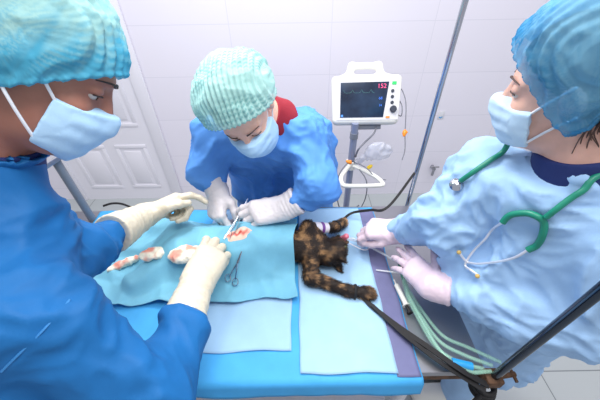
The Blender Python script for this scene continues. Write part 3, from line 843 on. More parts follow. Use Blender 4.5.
b = MB(); rs = np.random.RandomState(5)
for k_ in range(46):
    a0 = (-.045 - .05 * rs.rand(), -.070 + .030 * rs.rand(), -.030 + .03 * rs.rand()); a0 = (a0[0], a0[1] * (1 - .4 * max(0, -a0[0] - .06) / .035), a0[2])
    e0 = (a0[0] - .01 + .05 * rs.rand() - .01, a0[1] * .86 + .008 * rs.rand(), a0[2] - .06 - .05 * rs.rand())
    m0 = [(p_ + q_) / 2 for p_, q_ in zip(a0, e0)]; m0[1] *= 1.08; m0[0] += .012 * rs.rand()
    b.tube(spline([H3.w(*a0), H3.w(*m0), H3.w(*e0)], 5), .0016, 5, .0006)
b.build('hair_strands', M['hair_brown'], p3)
b = MB(); b.ball(H3.w(-.012, -.090, -.030), .0032, n=10); plabel(b.build('earring', M['chrome'], p3), 'small silver stud earring')

# ================================================================== the cat
Cc = (0.037, 0.658, 0.915)
sh1 = V3((0.028, 0.684, 0.935)); el1 = V3((0.029, 0.551, 0.895)); wr1 = V3((0.138, 0.51, 0.88)); pw1 = V3((0.196, 0.502, 0.878))
sh2 = V3((0.04, 0.657, 0.94)); el2 = V3((0.025, 0.701, 0.955)); wr2 = V3((0.112, 0.734, 0.92)); pw2 = V3((0.155, 0.783, 0.895))
CH = Head((0.106, 0.628, 0.918), (.86, .50, .06), (.45, -.80, -.22), 1.0)
ce = lambda c, r: E(CH.w(*c), r, CH.R)
cat_prims = [C(Cc, (-.16, .665, .918), .046, .056), C((-.16, .665, .918), (-.42, .68, .905), .056, .040),
             C((-.40, .64, .90), (-.50, .56, .885), .030, .016), C((-.40, .72, .90), (-.51, .79, .885), .030, .016), C((-.43, .68, .895), (-.62, .70, .878), .012, .009),
             C(Cc, CH.w(-.025, 0, -.005), .036, .030)]
legs1 = union([C(sh1, el1, .027, .0215), C(el1, wr1, .021, .0150), C(wr1, pw1, .0155, .0165), E(pw1, (.021, .017, .014))], .016)
legs2 = union([C(sh2, el2, .026, .0215), C(el2, wr2, .020, .0140), C(wr2, pw2, .0145, .0160)], .016)
headf = union([ce((0, 0, 0), (.043, .039, .035)), C(CH.w(.025, 0, -.012), CH.w(.046, 0, -.016), .021, .0145), ce((.020, .022, -.012), (.018, .014, .016)), ce((.020, -.022, -.012), (.018, .014, .016)), C(CH.w(.02, 0, -.032), CH.w(.040, 0, -.036), .013, .009)], .014)
ears = [union([C(CH.w(-.004, q * .024, .026), CH.w(-.004, q * .038, .058), .015, .003)], .004) for q in (1, -1)]
def catf(P):
    d = union(cat_prims, .05)(P)
    d = smin(d, headf(P), .018)
    for e_ in ears: d = smin(d, e_(P), .006)
    d = smin(smin(d, legs1(P), .014), legs2(P), .014)
    return np.maximum(d, .8645 - P[:, 2])
V, F = surf(catf, (-.66, .42, .855), (.30, .92, 1.02), .0032)
N = vnormals(V, F)
def cat_tint(P):
    n = fbm(P * 38, 2, 3); n2 = fbm(P * 85, 6, 2)
    dark = np.array(rgb(42, 33, 29)[:3]); mid = np.array(rgb(104, 78, 56)[:3]); tan = np.array(rgb(178, 138, 94)[:3]); pale = np.array(rgb(196, 160, 116)[:3])
    a = sstep(-.10, .30, n + .4 * n2)[:, None]; b_ = sstep(.26, .62, n + .5 * n2)[:, None] * .85
    c = dark * (1 - a) + mid * a; c = c * (1 - b_) + tan * b_
    for q, r in ((pw1, .022), (pw2, .024)):
        w_ = (1 - sstep(r * .55, r, np.linalg.norm(P - q - V3((.006, 0, 0)), axis=1)))[:, None]; c = c * (1 - w_) + tan * w_
    hd_ = (1 - sstep(.035, .06, np.linalg.norm(P - CH.c, axis=1)))[:, None] * .75
    c = c * (1 - hd_) + dark * 1.1 * hd_
    hidden = sstep(.0, -.05, P[:, 0])[:, None]
    return c
M['fur'] = tinted('tortoiseshell_fur', .6, (220, .6), 0, .35)
cat = thing('cat', (-.10, .68, .862), 'tortoiseshell cat lying on the operating table with its mouth held open', 'cat')
mesh_obj('body', V, F, M['fur'], cat, col=cat_tint(V))
# fur tufts
bt_ = (V - el2) @ nrm(wr2 - el2); onband = (bt_ > .012) & (bt_ < .078) & (np.linalg.norm(V - el2 - bt_[:, None] * nrm(wr2 - el2), axis=1) < .026)
face_ = np.zeros(len(V), bool)
for c_, r_ in (((.030, -.0225, .010), .010), ((.030, .0225, .010), .010), ((.058, 0, -.012), .014), ((.050, -.02, -.02), .014)): face_ |= np.linalg.norm(V - CH.w(*c_), axis=1) < r_
vis = np.where((V[:, 0] > -.035) & (V[:, 2] > .868) & ~onband & ~face_)[0]
rs = np.random.RandomState(3)
pick = vis[rs.randint(0, len(vis), 15000)]
B0 = V[pick] + rs.normal(size=(len(pick), 3)) * .0012; N0 = N[pick]
dirv = B0 - V3(Cc); isleg = np.minimum(np.linalg.norm(B0 - el1, axis=1), np.linalg.norm(B0 - wr1, axis=1)) < .07
dirv = np.where(isleg[:, None], V3(pw1) - el1 + rs.normal(size=(len(pick), 3)) * .02, dirv)
dirv = dirv / (np.linalg.norm(dirv, axis=1)[:, None] + 1e-9) + rs.normal(size=(len(pick), 3)) * .35
dirv = dirv - N0 * (dirv * N0).sum(1)[:, None]; dirv /= np.linalg.norm(dirv, axis=1)[:, None]
Ln = (.008 + .006 * rs.rand(len(pick)))[:, None]
sd_ = np.cross(dirv, N0); wv = .0008
tipv = B0 + dirv * Ln + N0 * Ln * .38
FV = np.stack([B0 - sd_ * wv, B0 + sd_ * wv, tipv], 1).reshape(-1, 3)
FF = np.arange(len(FV)).reshape(-1, 3)
tc_ = cat_tint(B0) * (.75 + .6 * rs.rand(len(pick), 1))
fo = mesh_obj('fur', FV, FF, M['fur'], cat, True, col=np.repeat(tc_, 3, 0)); fo['kind'] = 'stuff'
M['tongue'] = simple('tongue_pink', rgb(222, 120, 140), .3, bump=(200, .2))
b = MB(); b.tube(spline([CH.w(.028, 0, -.026), CH.w(.046, -.014, -.022), CH.w(.053, -.030, -.018)], 6), .0115, 12, .0092); b.ball(CH.w(.053, -.030, -.018), .0094); b.build('tongue', M['tongue'], cat)
b = MB(); b.ball(CH.w(.0595, 0, -.010), .0048, n=10); b.build('nose', simple('nose_leather', rgb(60, 36, 36), .4), cat)
for q in (1, -1):
    b = MB(); b.ball(CH.w(.030, q * .0225, .010), .0085, n=12); b.build('eye', simple('cat_eye', rgb(60, 62, 30), .1), cat)
M['tape'] = simple('white_tape', rgb(232, 228, 236), .7, bump=(200, .3))
ax = nrm(wr2 - el2)
b = MB(); b.tube([tuple(el2 + ax * .022), tuple(el2 + ax * .075)], .0215, 18, .0180); bd = b.build('leg_bandage', M['tape'], cat)
b = MB(); b.tube([tuple(el2 + ax * .045), tuple(el2 + ax * .056)], .0208, 18); b.build('purple_band', simple('purple_band', rgb(120, 70, 150), .5), bd)
M['teal'] = cloth('drape_teal_cover', rgb(116, 180, 204), .65, .08, 240, .25, 11, .7)
def teal_h(X, Y):
    P = np.stack([X, Y, 0 * X], 1)
    return mound(X, Y) + .016 + .005 * np.clip(ridged(P * 8, 12), -.3, 1) + .004 * perlin(P * 14, 5)

# ------------------------------------------------------------------ cloths on the table
# height of the covered cat, relaxed like hanging cloth
gx0, gy0, gr = -.78, .36, .006
GX, GY = 126, 94
H0 = np.zeros((GX, GY))
vi = ((V[:, 0] - gx0) / gr).round().astype(int); vj = ((V[:, 1] - gy0) / gr).round().astype(int)
ok = (vi >= 0) & (vi < GX) & (vj >= 0) & (vj < GY)
np.maximum.at(H0, (vi[ok], vj[ok]), V[ok, 2] - TZ)
for _ in range(2):
    H0 = np.maximum.reduce([H0, np.roll(H0, 1, 0), np.roll(H0, -1, 0), np.roll(H0, 1, 1), np.roll(H0, -1, 1)])
HH = H0.copy()
for _ in range(140):
    av = (np.roll(HH, 1, 0) + np.roll(HH, -1, 0) + np.roll(HH, 1, 1) + np.roll(HH, -1, 1)) / 4
    HH = np.maximum(H0, av - .00028)
def cover_h(X, Y):
    fx = np.clip((X - gx0) / gr, 0, GX - 1.001); fy = np.clip((Y - gy0) / gr, 0, GY - 1.001)
    i = fx.astype(int); j = fy.astype(int); a = fx - i; b_ = fy - j
    return HH[i, j] * (1 - a) * (1 - b_) + HH[i + 1, j] * a * (1 - b_) + HH[i, j + 1] * (1 - a) * b_ + HH[i + 1, j + 1] * a * b_
def teal_disp(X, Y):
    P = np.stack([X, Y, 0 * X], 1)
    h = cover_h(X, Y)
    return np.maximum(h, .006) + .007 + .013 * np.clip(1 - 2.2 * np.abs(perlin(P * np.array([5, 8, 1]) + .5 * perlin(P * 7, 4)[:, None], 12)), 0, 1) + .006 * np.clip(1 - 2 * np.abs(perlin(P * 14, 15)), 0, 1) + .004 * perlin(P * 9, 5)
lp = sheet('absorbent_pad', (-.335, -.03, .345, .895), TZ + .0065, M['drape_pale'], .008, creases(.0015, 7, 4))
tag(lp, 'pale blue absorbent pad on the left half, partly under the teal drape', 'pad', 'absorbent pads on the table')
rp = sheet('absorbent_pad', (-.008, .230, .290, .895), TZ + .0075, M['drape_pale'], .008, creases(.0015, 7, 6))
tag(rp, 'pale blue absorbent pad under the cat\'s head and front legs', 'pad', 'absorbent pads on the table')
bo = sheet('steel_sheen_strip', (.226, .284, .283, .893), TZ + .0055, M['lilac'], .008, creases(.001, 7, 7), rp)  # added strip: paints the purple reflection of the steel beside the pad
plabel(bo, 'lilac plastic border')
cover = sheet('surgical_drape', (-.66, -.016, .485, .815), TZ, M['teal'], .005, teal_disp, edge=2.6)
tag(cover, 'teal surgical drape spread over the cat\'s body', 'drape')
bvc = bvh_of(cover)

# wound in the drape opening
ic = on(bvc, 238, 234, .0)
Vw = []; 
rr_ = np.linspace(0, 1, 9); nth = 36
ids = {}
Vl, Fl, Tl = [], [], []
for i_, r_ in enumerate(rr_):
    for k_ in range(nth):
        th = 2 * PI * k_ / nth
        x_ = ic.x + .042 * r_ * math.cos(th) * (1 + .16 * math.sin(3 * th) + .07 * math.sin(7 * th)); y_ = ic.y - .004 + .024 * r_ * math.sin(th) * (1 + .15 * math.sin(2 * th + 1))
        h, n_, i, d_ = bvc.ray_cast(Vector((x_, y_, 2)), Vector((0, 0, -1)))
        Vl.append((x_, y_, (h.z if h else ic.z) + .0003 + .008 * (1 - r_ ** 2) - .004 * math.exp(-(r_ / .25) ** 2)))
        red = math.exp(-((y_ - ic.y + .004 - .004 * math.sin(x_ * 300)) / .0055) ** 2) * (1 - r_ ** 2 * .6)
        a_ = np.array(rgb(236, 200, 180)[:3]); b2_ = np.array(rgb(196, 44, 36)[:3]); Tl.append(a_ * (1 - red) + b2_ * red)
for i_ in range(8):
    for k_ in range(nth): Fl.append((i_ * nth + k_, (i_ + 1) * nth + k_, (i_ + 1) * nth + (k_ + 1) % nth, i_ * nth + (k_ + 1) % nth))
plabel(mesh_obj('wound', np.array(Vl), Fl, tinted('wound', .3, (120, .3)), cat, col=np.array(Tl)), 'red incision in shaved pink belly skin')

# gauze swabs
def gauze(px_, py_, sx_, sy_, rot, seed, label, up=.012):
    c = on(bvc, px_, py_, .0); c = V3((c.x, c.y, c.z))
    R_ = np.array([[math.cos(rot), math.sin(rot), 0], [-math.sin(rot), math.cos(rot), 0], [0, 0, 1]])
    f = union([E(c + V3((0, 0, up)), (sx_, sy_, up * 1.25), R_), E(c + R_[0] * sx_ * .5 + V3((0, 0, up * .8)), (sx_ * .6, sy_ * .8, up), R_)], .01)
    V_, F_ = surf(f, c - .09, c + .09, .0028); N_ = vnormals(V_, F_)
    V_ = V_ + N_ * (.004 * ridged(V_ * 45, seed) + .002 * perlin(V_ * 110, seed))[:, None]
    s_ = .75 * sstep(.30, .75, perlin(V_ * 34, seed + 1) + .35 * (V_[:, 2] - c[2]) / up - .18)[:, None]
    t_ = np.array(rgb(238, 232, 214)[:3]) * (1 - s_) + np.array(rgb(222, 108, 92)[:3]) * s_
    tag(mesh_obj('gauze_swab', V_, F_, M['gauze'], None, col=t_), label, 'swab', 'gauze swabs on the drape')
M['gauze'] = tinted('gauze', .9, (260, .6), 0, .1)
gauze(186, 257, .046, .030, .2, 5, 'largest white gauze swab, beside the gloved fist on the drape', .014)
gauze(153, 256, .036, .021, .3, 8, 'blood-stained gauze swab between the other two swabs', .010)
gauze(124, 265, .046, .013, .6, 13, 'flat cream gauze strip nearest the blue sleeve at left', .006)

# instruments
def scissor(name, tip, tail, up, label, ring=.010, wbar=.0022, open_=.10, rings=True):
    tip = Vector(tip); tail = Vector(tail); ax_ = (tail - tip); L = ax_.length; ax_.normalize()
    up = Vector(up); side_ = ax_.cross(up).normalized(); up = side_.cross(ax_)
    piv = tip + ax_ * L * .34
    t = thing(name, tuple(tip), label, 'instrument')
    for q in (1, -1):
        b = MB()
        e1 = tip + side_ * q * .0008; e3 = piv + ax_ * (L * .50) + side_ * q * (L * open_)
        b.tube(spline([e1, piv - ax_ * .005 + side_ * q * .0022, piv - side_ * q * .0008, piv + ax_ * L * .25 - side_ * q * -(L * open_ * .55), e3], 6), lambda u_: .0011 + .0014 * min(1, u_ * 3), 8)
        if rings:
            c = e3 + ax_ * ring * .8 + side_ * q * ring * .35
            b.tube([c + (ax_ * math.cos(a) * 1.25 + side_ * math.sin(a)) * ring for a in np.linspace(0, 2 * PI, 22)[:-1]], .0016, 8, closed=True)
        b.build('arm', M['chrome'], t)
    b = MB(); b.tube([piv - up * .003, piv + up * .003], .0032, 12); b.build('pivot_screw', M['steel'], t)
    return t
pa = on(bvc, 242, 251, .009); pb = on(bvc, 234.5, 275, .014)
scissor('hemostat', pa, pb + (pb - pa) * .25, (0, -.2, 1), 'small steel hemostat with ring handles lying on the teal drape', .0095)
scissor('needle_holder', (-0.234, 0.63, 0.985), (-0.154, 0.791, 1.035), (.2, -.5, .8), 'steel needle holder between the gloved hands over the incision', .009, rings=False, open_=.03)
t = thing('forceps', (-0.218, 0.626, 0.985), 'steel tweezer forceps held over the incision by the near fist', 'instrument')
for q in (1, -1):
    b = MB(); A_ = Vector((-0.215, 0.626, 0.985)); B_ = Vector((-0.187, 0.684, 1.03))
    sd2 = (B_ - A_).cross(Vector((.2, -.5, .8))).normalized()
    b.strip(spline([A_ + sd2 * q * .0006, A_.lerp(B_, .4) + sd2 * q * .005, A_.lerp(B_, .8) + sd2 * q * .004, B_ + sd2 * q * .0012], 6), .006, .0016, sd2); b.build('prong', M['chrome'], t)

# ------------------------------------------------------------------ syringe, tubes, straps at the right end
M['clear'] = simple('clear_plastic', rgb(225, 232, 236), .12, alpha=.45)
M['green_tube'] = simple('green_tube', rgb(178, 230, 208), .2, alpha=.34)
M['green'] = simple('green_connector', rgb(30, 130, 96), .35)
M['blue_conn'] = simple('blue_connector', rgb(40, 150, 215), .35)
A_ = Vector((0.288, 0.535, 0.874)); B_ = Vector((0.299, 0.465, 0.874)); ax_ = (B_ - A_).normalized()
t = thing('syringe', tuple(A_), 'white capped syringe lying on the steel table beside the green tubes', 'syringe')
b = MB(); b.lathe([(.002, -.016), (.002, 0), (.0075, .003), (.0075, (B_ - A_).length), (.0115, (B_ - A_).length + .0005), (.0115, (B_ - A_).length + .003)], A_, ax_, 18); b.build('barrel', M['white_plastic'], t)
b = MB(); l_ = (B_ - A_).length; b.lathe([(.0045, l_), (.0045, l_ + .022), (.009, l_ + .0225), (.009, l_ + .026)], A_, ax_, 14); b.build('plunger', M['black'], t)
t = thing('breathing_tube', (0.317, 0.393, 0.87), 'bundle of clear green breathing tubes coiled on the table corner', 'tube')
base_ = [(0.305, 0.56, 0.9), (0.306, 0.49, 0.885), (0.321, 0.411, 0.878), (0.341, 0.345, 0.876), (0.382, 0.308, 0.876), (0.436, 0.29, 0.878)]
for i_, (dx_, dy_) in enumerate(((0, 0), (.0045, -.004), (.009, -.008), (.002, .006))):
    pts = [(x_ + dx_ * j, y_ - dy_ * j * (1 if j < 5 else .3), z_ + .003 * i_) for j, (x_, y_, z_) in enumerate(base_)]
    b = MB(); b.tube(spline(pts, 8), .0046, 10); b.build('hose', M['green_tube'], t)
b = MB(); b.tube([(0.306, 0.586, 0.915), (0.308, 0.537, 0.897)], .0085, 14, .0065); b.build('green_connector', M['green'], t)
b = MB(); b.tube([(0.363, 0.305, 0.884), (0.407, 0.293, 0.884)], .010, 14); b.build('blue_connector', M['blue_conn'], t)
# tube in the cat's mouth
tb = spline([tuple(CH.w(.050, 0, -.018)), tuple(CH.w(.085, 0, -.010)), (0.252, 0.645, 0.9), (0.288, 0.607, 0.905), (0.307, 0.579, 0.915)], 8)
b = MB(); b.tube(tb, .0036, 10); o = b.build('endotracheal_tube', M['clear'], None); tag(o, 'thin clear tube running from the cat\'s mouth to the green hose', 'tube')
b = MB(); b.tube(spline([tuple(CH.w(.058, .006, -.016)), (0.207, 0.65, 0.9), (0.232, 0.671, 0.895), (0.206, 0.681, 0.9), tuple(CH.w(.060, -.004, -.020))], 6), .0014, 8)
tag(b.build('mouth_tie', M['tape'], None), 'looped white string tied at the cat\'s mouth', 'string')
b = MB(); b.tube(spline([(0.239, 0.59, 0.872), (0.287, 0.579, 0.875), (0.314, 0.567, 0.88)], 6), .0026, 8); tag(b.build('drip_line', M['clear'], None), 'short clear line crossing the lilac sheen strip below the gloved hand', 'tube')

def cloth_strap(pts, w_, label, up=(0, 0, 1), name='tie_strap', wrap=None, t_=.003):
    b = MB(); b.strip(spline(pts, 8), w_, t_, up)
    if wrap is not None:
        c, a_, r_ = wrap; a_ = Vector(a_).normalized(); u_ = a_.orthogonal().normalized(); v_ = a_.cross(u_); c = Vector(c)
        b.tube([c + (u_ * math.cos(k_) + v_ * math.sin(k_)) * r_ for k_ in np.linspace(0, 2 * PI, 20)[:-1]], .0042, 8, closed=True)
    return tag(b.build(name, M['black'], None), label, 'strap', 'black tie straps')
npx, npy, _ = (0.453, 0.274, 0.86)
cloth_strap([tuple(pw1 + V3((-.012, -.012, -.004))), (0.2, 0.462, 0.876), (0.254, 0.404, 0.878), (0.315, 0.339, 0.89), (0.373, 0.286, 0.89), (npx - .02, npy - .018, .872)], .014, 'black strap from the cat\'s near paw to the chrome post at the table corner', wrap=(wr1 + (pw1 - wr1) * .35, pw1 - wr1, .0195))
cloth_strap([(0.2, 0.463, 0.88), (0.258, 0.384, 0.884), (0.304, 0.333, 0.886), (0.344, 0.295, 0.886), (npx - .03, npy - .028, .868)], .011, 'second black strap lying alongside the one from the cat\'s near paw')
cloth_strap([tuple(pw2 + V3((-.004, .010, .002))), (0.195, 0.836, 0.895), (0.254, 0.812, 0.93), (0.305, 0.782, 0.97), (px - .012, py - .012, 1.0)], .009, 'black strap from the cat\'s far paw to the tall chrome pole', up=(0, -.6, .8), wrap=(wr2 + (pw2 - wr2) * .3, pw2 - wr2, .0185))
cloth_strap([(-0.797, 0.926, 0.875), (-0.758, 0.929, 0.885), (-0.717, 0.926, 0.884), (-0.666, 0.911, 0.874), (-0.598, 0.9, 0.872)], .008, 'short black strap with a hook on the far edge of the table at left', up=(0, -.6, .8))

# near right corner post
t = thing('corner_post', (npx, npy, .84), 'thick chrome post clamped at the near right corner of the table', 'pole')
b = MB(); pb_ = Vector((npx, npy, .86)); pt_ = Vector((0.443, 0.251, 1.267)); b.tube([pb_ + (pb_ - pt_) * .12, pb_ + (pt_ - pb_) * 1.3], .0090, 20); b.build('pole', M['dark_chrome'], t)
b = MB(); b.box((npx - .022, npy - .018, .850), (npx + .018, npy + .018, .882), .005); b.tube([(npx + .01, npy, .872), (npx + .055, npy + .006, .872)], .006, 10); b.tube([(npx + .05, npy - .012, .872), (npx + .05, npy + .022, .872)], .004, 8)
b.build('clamp', M['rust'], t)
b = MB()
for k_ in range(3):
    b.tube([(npx + math.cos(a) * (.021 + .003 * k_), npy + math.sin(a) * (.021 + .003 * k_), (.822 - .011 * k_)) for a in np.linspace(0, 2 * PI, 20)[:-1]], .006, 8, closed=True)
b.tube(spline([(npx - .015, npy - .018, .815), (npx - .04, npy - .035, .78), (npx - .035, npy - .04, .70)], 6), .006, 8)
tag(b.build('tie_strap', M['black'], None), 'black strap wound round the foot of the corner post', 'strap', 'black tie straps')

# instrument tray on its post, left
ZT = 1.145
A_ = Vector(az(107, 127, ZT)); B_ = Vector(az(22, 183, ZT)); dv = (B_ - A_).normalized(); lv = Vector((dv.y, -dv.x, 0));
if lv.x > 0: lv = -lv
ppx, ppy = -.811, .86
t = thing('instrument_tray', (ppx, ppy, .86), 'flat steel instrument tray on a grey post behind the person at left', 'tray')
Mx = Matrix(((dv.x, lv.x, 0, A_.x), (dv.y, lv.y, 0, A_.y), (0, 0, 1, ZT), (0, 0, 0, 1)))
Lt = (B_ - A_).length
b = MB(); b.box((0, 0, -.004), (Lt, .30, 0), .001, Mx); b.build('tray', M['steel'], t)
b = MB()
for lo, hi in (((-.002, -.003, -.006), (Lt + .002, .004, .010)), ((-.002, .296, -.006), (Lt + .002, .303, .010)), ((-.003, -.003, -.006), (.004, .303, .010)), ((Lt - .004, -.003, -.006), (Lt + .003, .303, .010))): b.box(lo, hi, .001, Mx)
b.build('rim', M['steel'], t)
b = MB(); b.tube([(ppx, ppy, .80), (ppx, ppy, ZT - .003)], .0135, 16); b.build('post', M['grey_plastic'], t)

# ------------------------------------------------------------------ patient monitor on its stand
mc = Vector((0.316, 1.371, 1.118))
n_ = Vector((-.10, -.88, .46)).normalized(); xx = Vector((0, 0, 1)).cross(n_).normalized()
xx = (xx + Vector((0, 0, .05))).normalized(); zz = n_.cross(xx).normalized(); xx = zz.cross(n_)
xx = -xx if xx.x < 0 else xx
zz = n_.cross(xx); zz = -zz if zz.z < 0 else zz
MM = Matrix(((xx.x, n_.x, zz.x, mc.x), (xx.y, n_.y, zz.y, mc.y), (xx.z, n_.z, zz.z, mc.z), (0, 0, 0, 1))) @ Matrix.Scale(1.06, 4)
t = thing('patient_monitor', tuple(mc - zz * .11), 'white patient monitor with carrying handle and dark screen on the stand behind the table', 'monitor')
f = union([lambda P: (lambda q: np.linalg.norm(np.maximum(np.abs(q) - np.array([.128, .040, .083]), 0), axis=1) + np.minimum((np.abs(q) - np.array([.128, .040, .083])).max(1), 0) - .022)((P - np.array([0, -.06, 0])))], .01)
def case(P):
    q = P.copy(); q[:, 0] = q[:, 0] * (1 - .25 * np.clip(q[:, 2], -.15, .15)); d = f(q)
    arch = union([C((-.085, -.05, .09), (-.062, -.05, .150), .017, .014), C((-.062, -.05, .150), (.055, -.05, .150), .014), C((.055, -.05, .150), (.078, -.05, .09), .014, .017), C((-.10, -.05, .095), (.10, -.05, .095), .018)], .02)(P)
    return smin(d, arch, .02)
V_, F_ = surf(case, (-.19, -.15, -.14), (.19, .03, .19), .004)
V_ = np.array([(MM @ Vector(v))[:] for v in V_])
mesh_obj('case', V_, F_, M['white_plastic'], t)
scr = NT('monitor_screen'); sn = scr.noise(9, 3)
scr.l(scr.ramp(sn, [(.3, rgb(16, 26, 44)), (.7, rgb(34, 52, 76))]), scr.b.inputs['Base Color']); scr.b.inputs['Roughness'].default_value = .12
scr.l(scr.ramp(sn, [(.3, rgb(20, 32, 52)), (.7, rgb(40, 62, 88))]), scr.b.inputs['Emission Color']); scr.b.inputs['Emission Strength'].default_value = .5
def panel(name, pts, y0, y1, mat, parent=t, bev=0):
    bm = bmesh.new(); a = [bm.verts.new(MM @ Vector((p[0], y0, p[1]))) for p in pts]; c = [bm.verts.new(MM @ Vector((p[0], y1, p[1]))) for p in pts]
    bm.faces.new(a); bm.faces.new(c)
    for i in range(len(pts)): bm.faces.new((a[i], a[i - 1], c[i - 1], c[i]))
    q = MB(); q.bm.free(); q.bm = bm
    return q.build(name, mat, parent, False)
panel('bezel', [(-.128, -.085), (.140, -.085), (.146, .080), (-.128, .082)], -.002, .0035, simple('bezel', rgb(206, 206, 210), .4))
sc_ = panel('screen', [(-.112, -.074), (.076, -.074), (.096, .074), (-.112, .074)], .002, .0048, scr.m)
def on_mon(x_, z_, r_, h_, name, mat, parent=t):
    b = MB(); b.lathe([(r_, 0), (r_, h_ * .7), (r_ * .8, h_)], MM @ Vector((x_, .003, z_)), n_, 18); return b.build(name, mat, parent)
M['knob'] = simple('dark_knob', rgb(52, 58, 72), .35)
for zz_ in (.036, .012, -.012): on_mon(.112, zz_, .0075, .005, 'button', M['knob'])
on_mon(.118, -.040, .0155, .014, 'dial', M['knob'])
plabel(panel('power_light', [(.108, .062), (.126, .062), (.127, .074), (.109, .074)], .003, .006, simple('green_light', rgb(40, 190, 90), .3, emit=.6)), 'green light')
panel('orange_key', [(.088, -.078), (.104, -.078), (.104, -.070), (.088, -.070)], .003, .006, simple('orange_key', rgb(230, 140, 60), .4))
def text(name, body, x_, z_, size, mat, parent, Mx=MM, yo=.0052):
    cu_ = bpy.data.curves.new(name, 'FONT'); cu_.body = body; cu_.size = size; cu_.extrude = .0003; cu_.align_x = 'CENTER'; cu_.align_y = 'CENTER'
    tmp = bpy.data.objects.new('tmp_text', cu_); COL.objects.link(tmp); bpy.context.view_layer.update()
    me = bpy.data.meshes.new_from_object(tmp.evaluated_get(bpy.context.evaluated_depsgraph_get()))
    bpy.data.objects.remove(tmp)
    V_ = [(Mx @ Vector((x_ + v.co.x, yo, z_ + v.co.y)))[:] for v in me.vertices]
    return mesh_obj(name, V_, [list(p.vertices) for p in me.polygons], mat, parent, False)
M['pink_led'] = simple('pink_reading', rgb(236, 96, 150), .4, emit=.7); M['blue_led'] = simple('blue_reading', rgb(70, 130, 230), .4, emit=.6)
text('heart_rate_reading', '152', .066, .056, .026, M['pink_led'], sc_); text('pulse_reading', '68', .062, .006, .016, M['blue_led'], sc_); text('small_reading', '34', .062, -.024, .013, M['blue_led'], sc_)
b = MB()
b.strip([MM @ Vector((x_, .0053, .030 + .012 * math.exp(-((x_ * 100) % 4 - 2) ** 2 * 4))) for x_ in np.linspace(-.10, .035, 90)], .0008, .0004, n_); b.build('trace_line', simple('trace', rgb(60, 120, 120), .4, emit=.25), sc_)
panel('corner_mark', [(-.108, -.071), (-.099, -.071), (-.099, -.062), (-.108, -.062)], .0045, .0054, M['blue_led'], sc_)

bx = Vector((0.27, 1.328, 1.004)); sx_, sy_ = bx.x, bx.y
t2 = thing('monitor_stand', (sx_, sy_, 0), 'grey rolling pole stand with a white triangular handle under the patient monitor', 'stand')
M['pole_grey'] = simple('pole_blue_grey', rgb(140, 148, 172), .35, .3)
b = MB(); b.tube([(sx_, sy_, .05), (sx_, sy_, bx.z + .02)], .0175, 20); b.build('pole', M['pole_grey'], t2)
b = MB(); b.box((-.055, -.12, -.125), (.075, -.03, -.104), .004, MM); b.build('mount_plate', M['grey_plastic'], t2)
b = MB(); b.tube([(sx_, sy_, bx.z - .06), (sx_, sy_, bx.z - .03)], .0205, 20); b.build('collar', M['grey_plastic'], t2)
hz = Vector(ay(350, 164, sy_)).z
b = MB(); hp = [(sx_ - .012, sy_ - .02, hz), (sx_ - .062, sy_ - .11, hz), (sx_ - .066, sy_ - .17, hz), (sx_ - .040, sy_ - .190, hz), (sx_ + .105, sy_ - .190, hz), (sx_ + .128, sy_ - .172, hz), (sx_ + .100, sy_ - .11, hz), (sx_ + .014, sy_ - .02, hz)]
hs_ = spline(hp + [hp[0]], 6)[:-1]; b.tube(hs_, .0105, 12, closed=True); b.tube([(sx_, sy_, hz - .025), (sx_, sy_, hz + .02)], .026, 20); b.build('handle', M['white_plastic'], t2)
b = MB()
for k_ in range(5):
    a = k_ * 2 * PI / 5 + .3; e_ = (sx_ + .19 * math.cos(a), sy_ + .19 * math.sin(a), .07)
    b.tube([(sx_, sy_, .09), e_], .018, 10, .012)
b.lathe([(.05, .05), (.05, .09), (.02, .12)], (sx_, sy_, 0), (0, 0, 1), 20); b.build('base', M['white_plastic'], t2)
for k_ in range(5):
    a = k_ * 2 * PI / 5 + .3; b = MB(); x_, y_ = sx_ + .19 * math.cos(a), sy_ + .19 * math.sin(a)
    b.tube([(x_ - .012, y_, .032), (x_ + .012, y_, .032)], .032, 16); b.tube([(x_, y_, .03), (x_, y_, .07)], .007, 8); b.build('caster', M['grey_plastic'], t2)
# leads and clips
M['cable'] = simple('grey_cable', rgb(104, 106, 116), .5); M['orange'] = simple('orange_clip', rgb(238, 140, 40), .45); M['yellow'] = simple('yellow_clip', rgb(230, 196, 50), .45)
def lead(pts, r_, label, clip=None, cm=None):
    t = thing('lead_cable', tuple(pts[0]), label, 'cable', 'leads hanging from the monitor')
    b = MB(); b.tube(spline(pts, 8), r_, 8); b.build('wire', M['cable'], t)
    if clip:
        b = MB(); c = Vector(clip[0]); dd = (Vector(clip[1]) - c).normalized()
        b.lathe([(.003, -.016), (.009, -.010), (.010, .004), (.004, .016)], c, dd, 12); b.ball(c + Vector((.008, 0, .004)), .006, n=8); b.build('clip', cm, t)
s0 = MM @ Vector((.146, -.03, .055))
lead([s0, (0.486, 1.383, 1.148), (0.495, 1.334, 1.106), (0.492, 1.261, 1.002), (0.49, 1.211, 0.942), (0.476, 1.181, 0.906)], .0022, 'grey lead with an orange clip hanging at the right of the monitor', ((0.486, 1.252, 1.007), (0.479, 1.232, 0.982)), M['orange'])
s0 = MM @ Vector((.146, -.03, .005))
lead([s0, (0.48, 1.341, 1.098), (0.478, 1.321, 1.059), MM @ Vector((.138, -.05, -.05))], .0024, 'short lead looping out and back beside the monitor dial')
lead([MM @ Vector((.06, -.06, -.10)), (0.356, 1.29, 0.99), (0.31, 1.269, 0.949), (0.281, 1.248, 0.924), (sx_ + .018, sy_ - .01, hz + .05)], .0045, 'thick grey lead slanting from under the monitor to the pole')
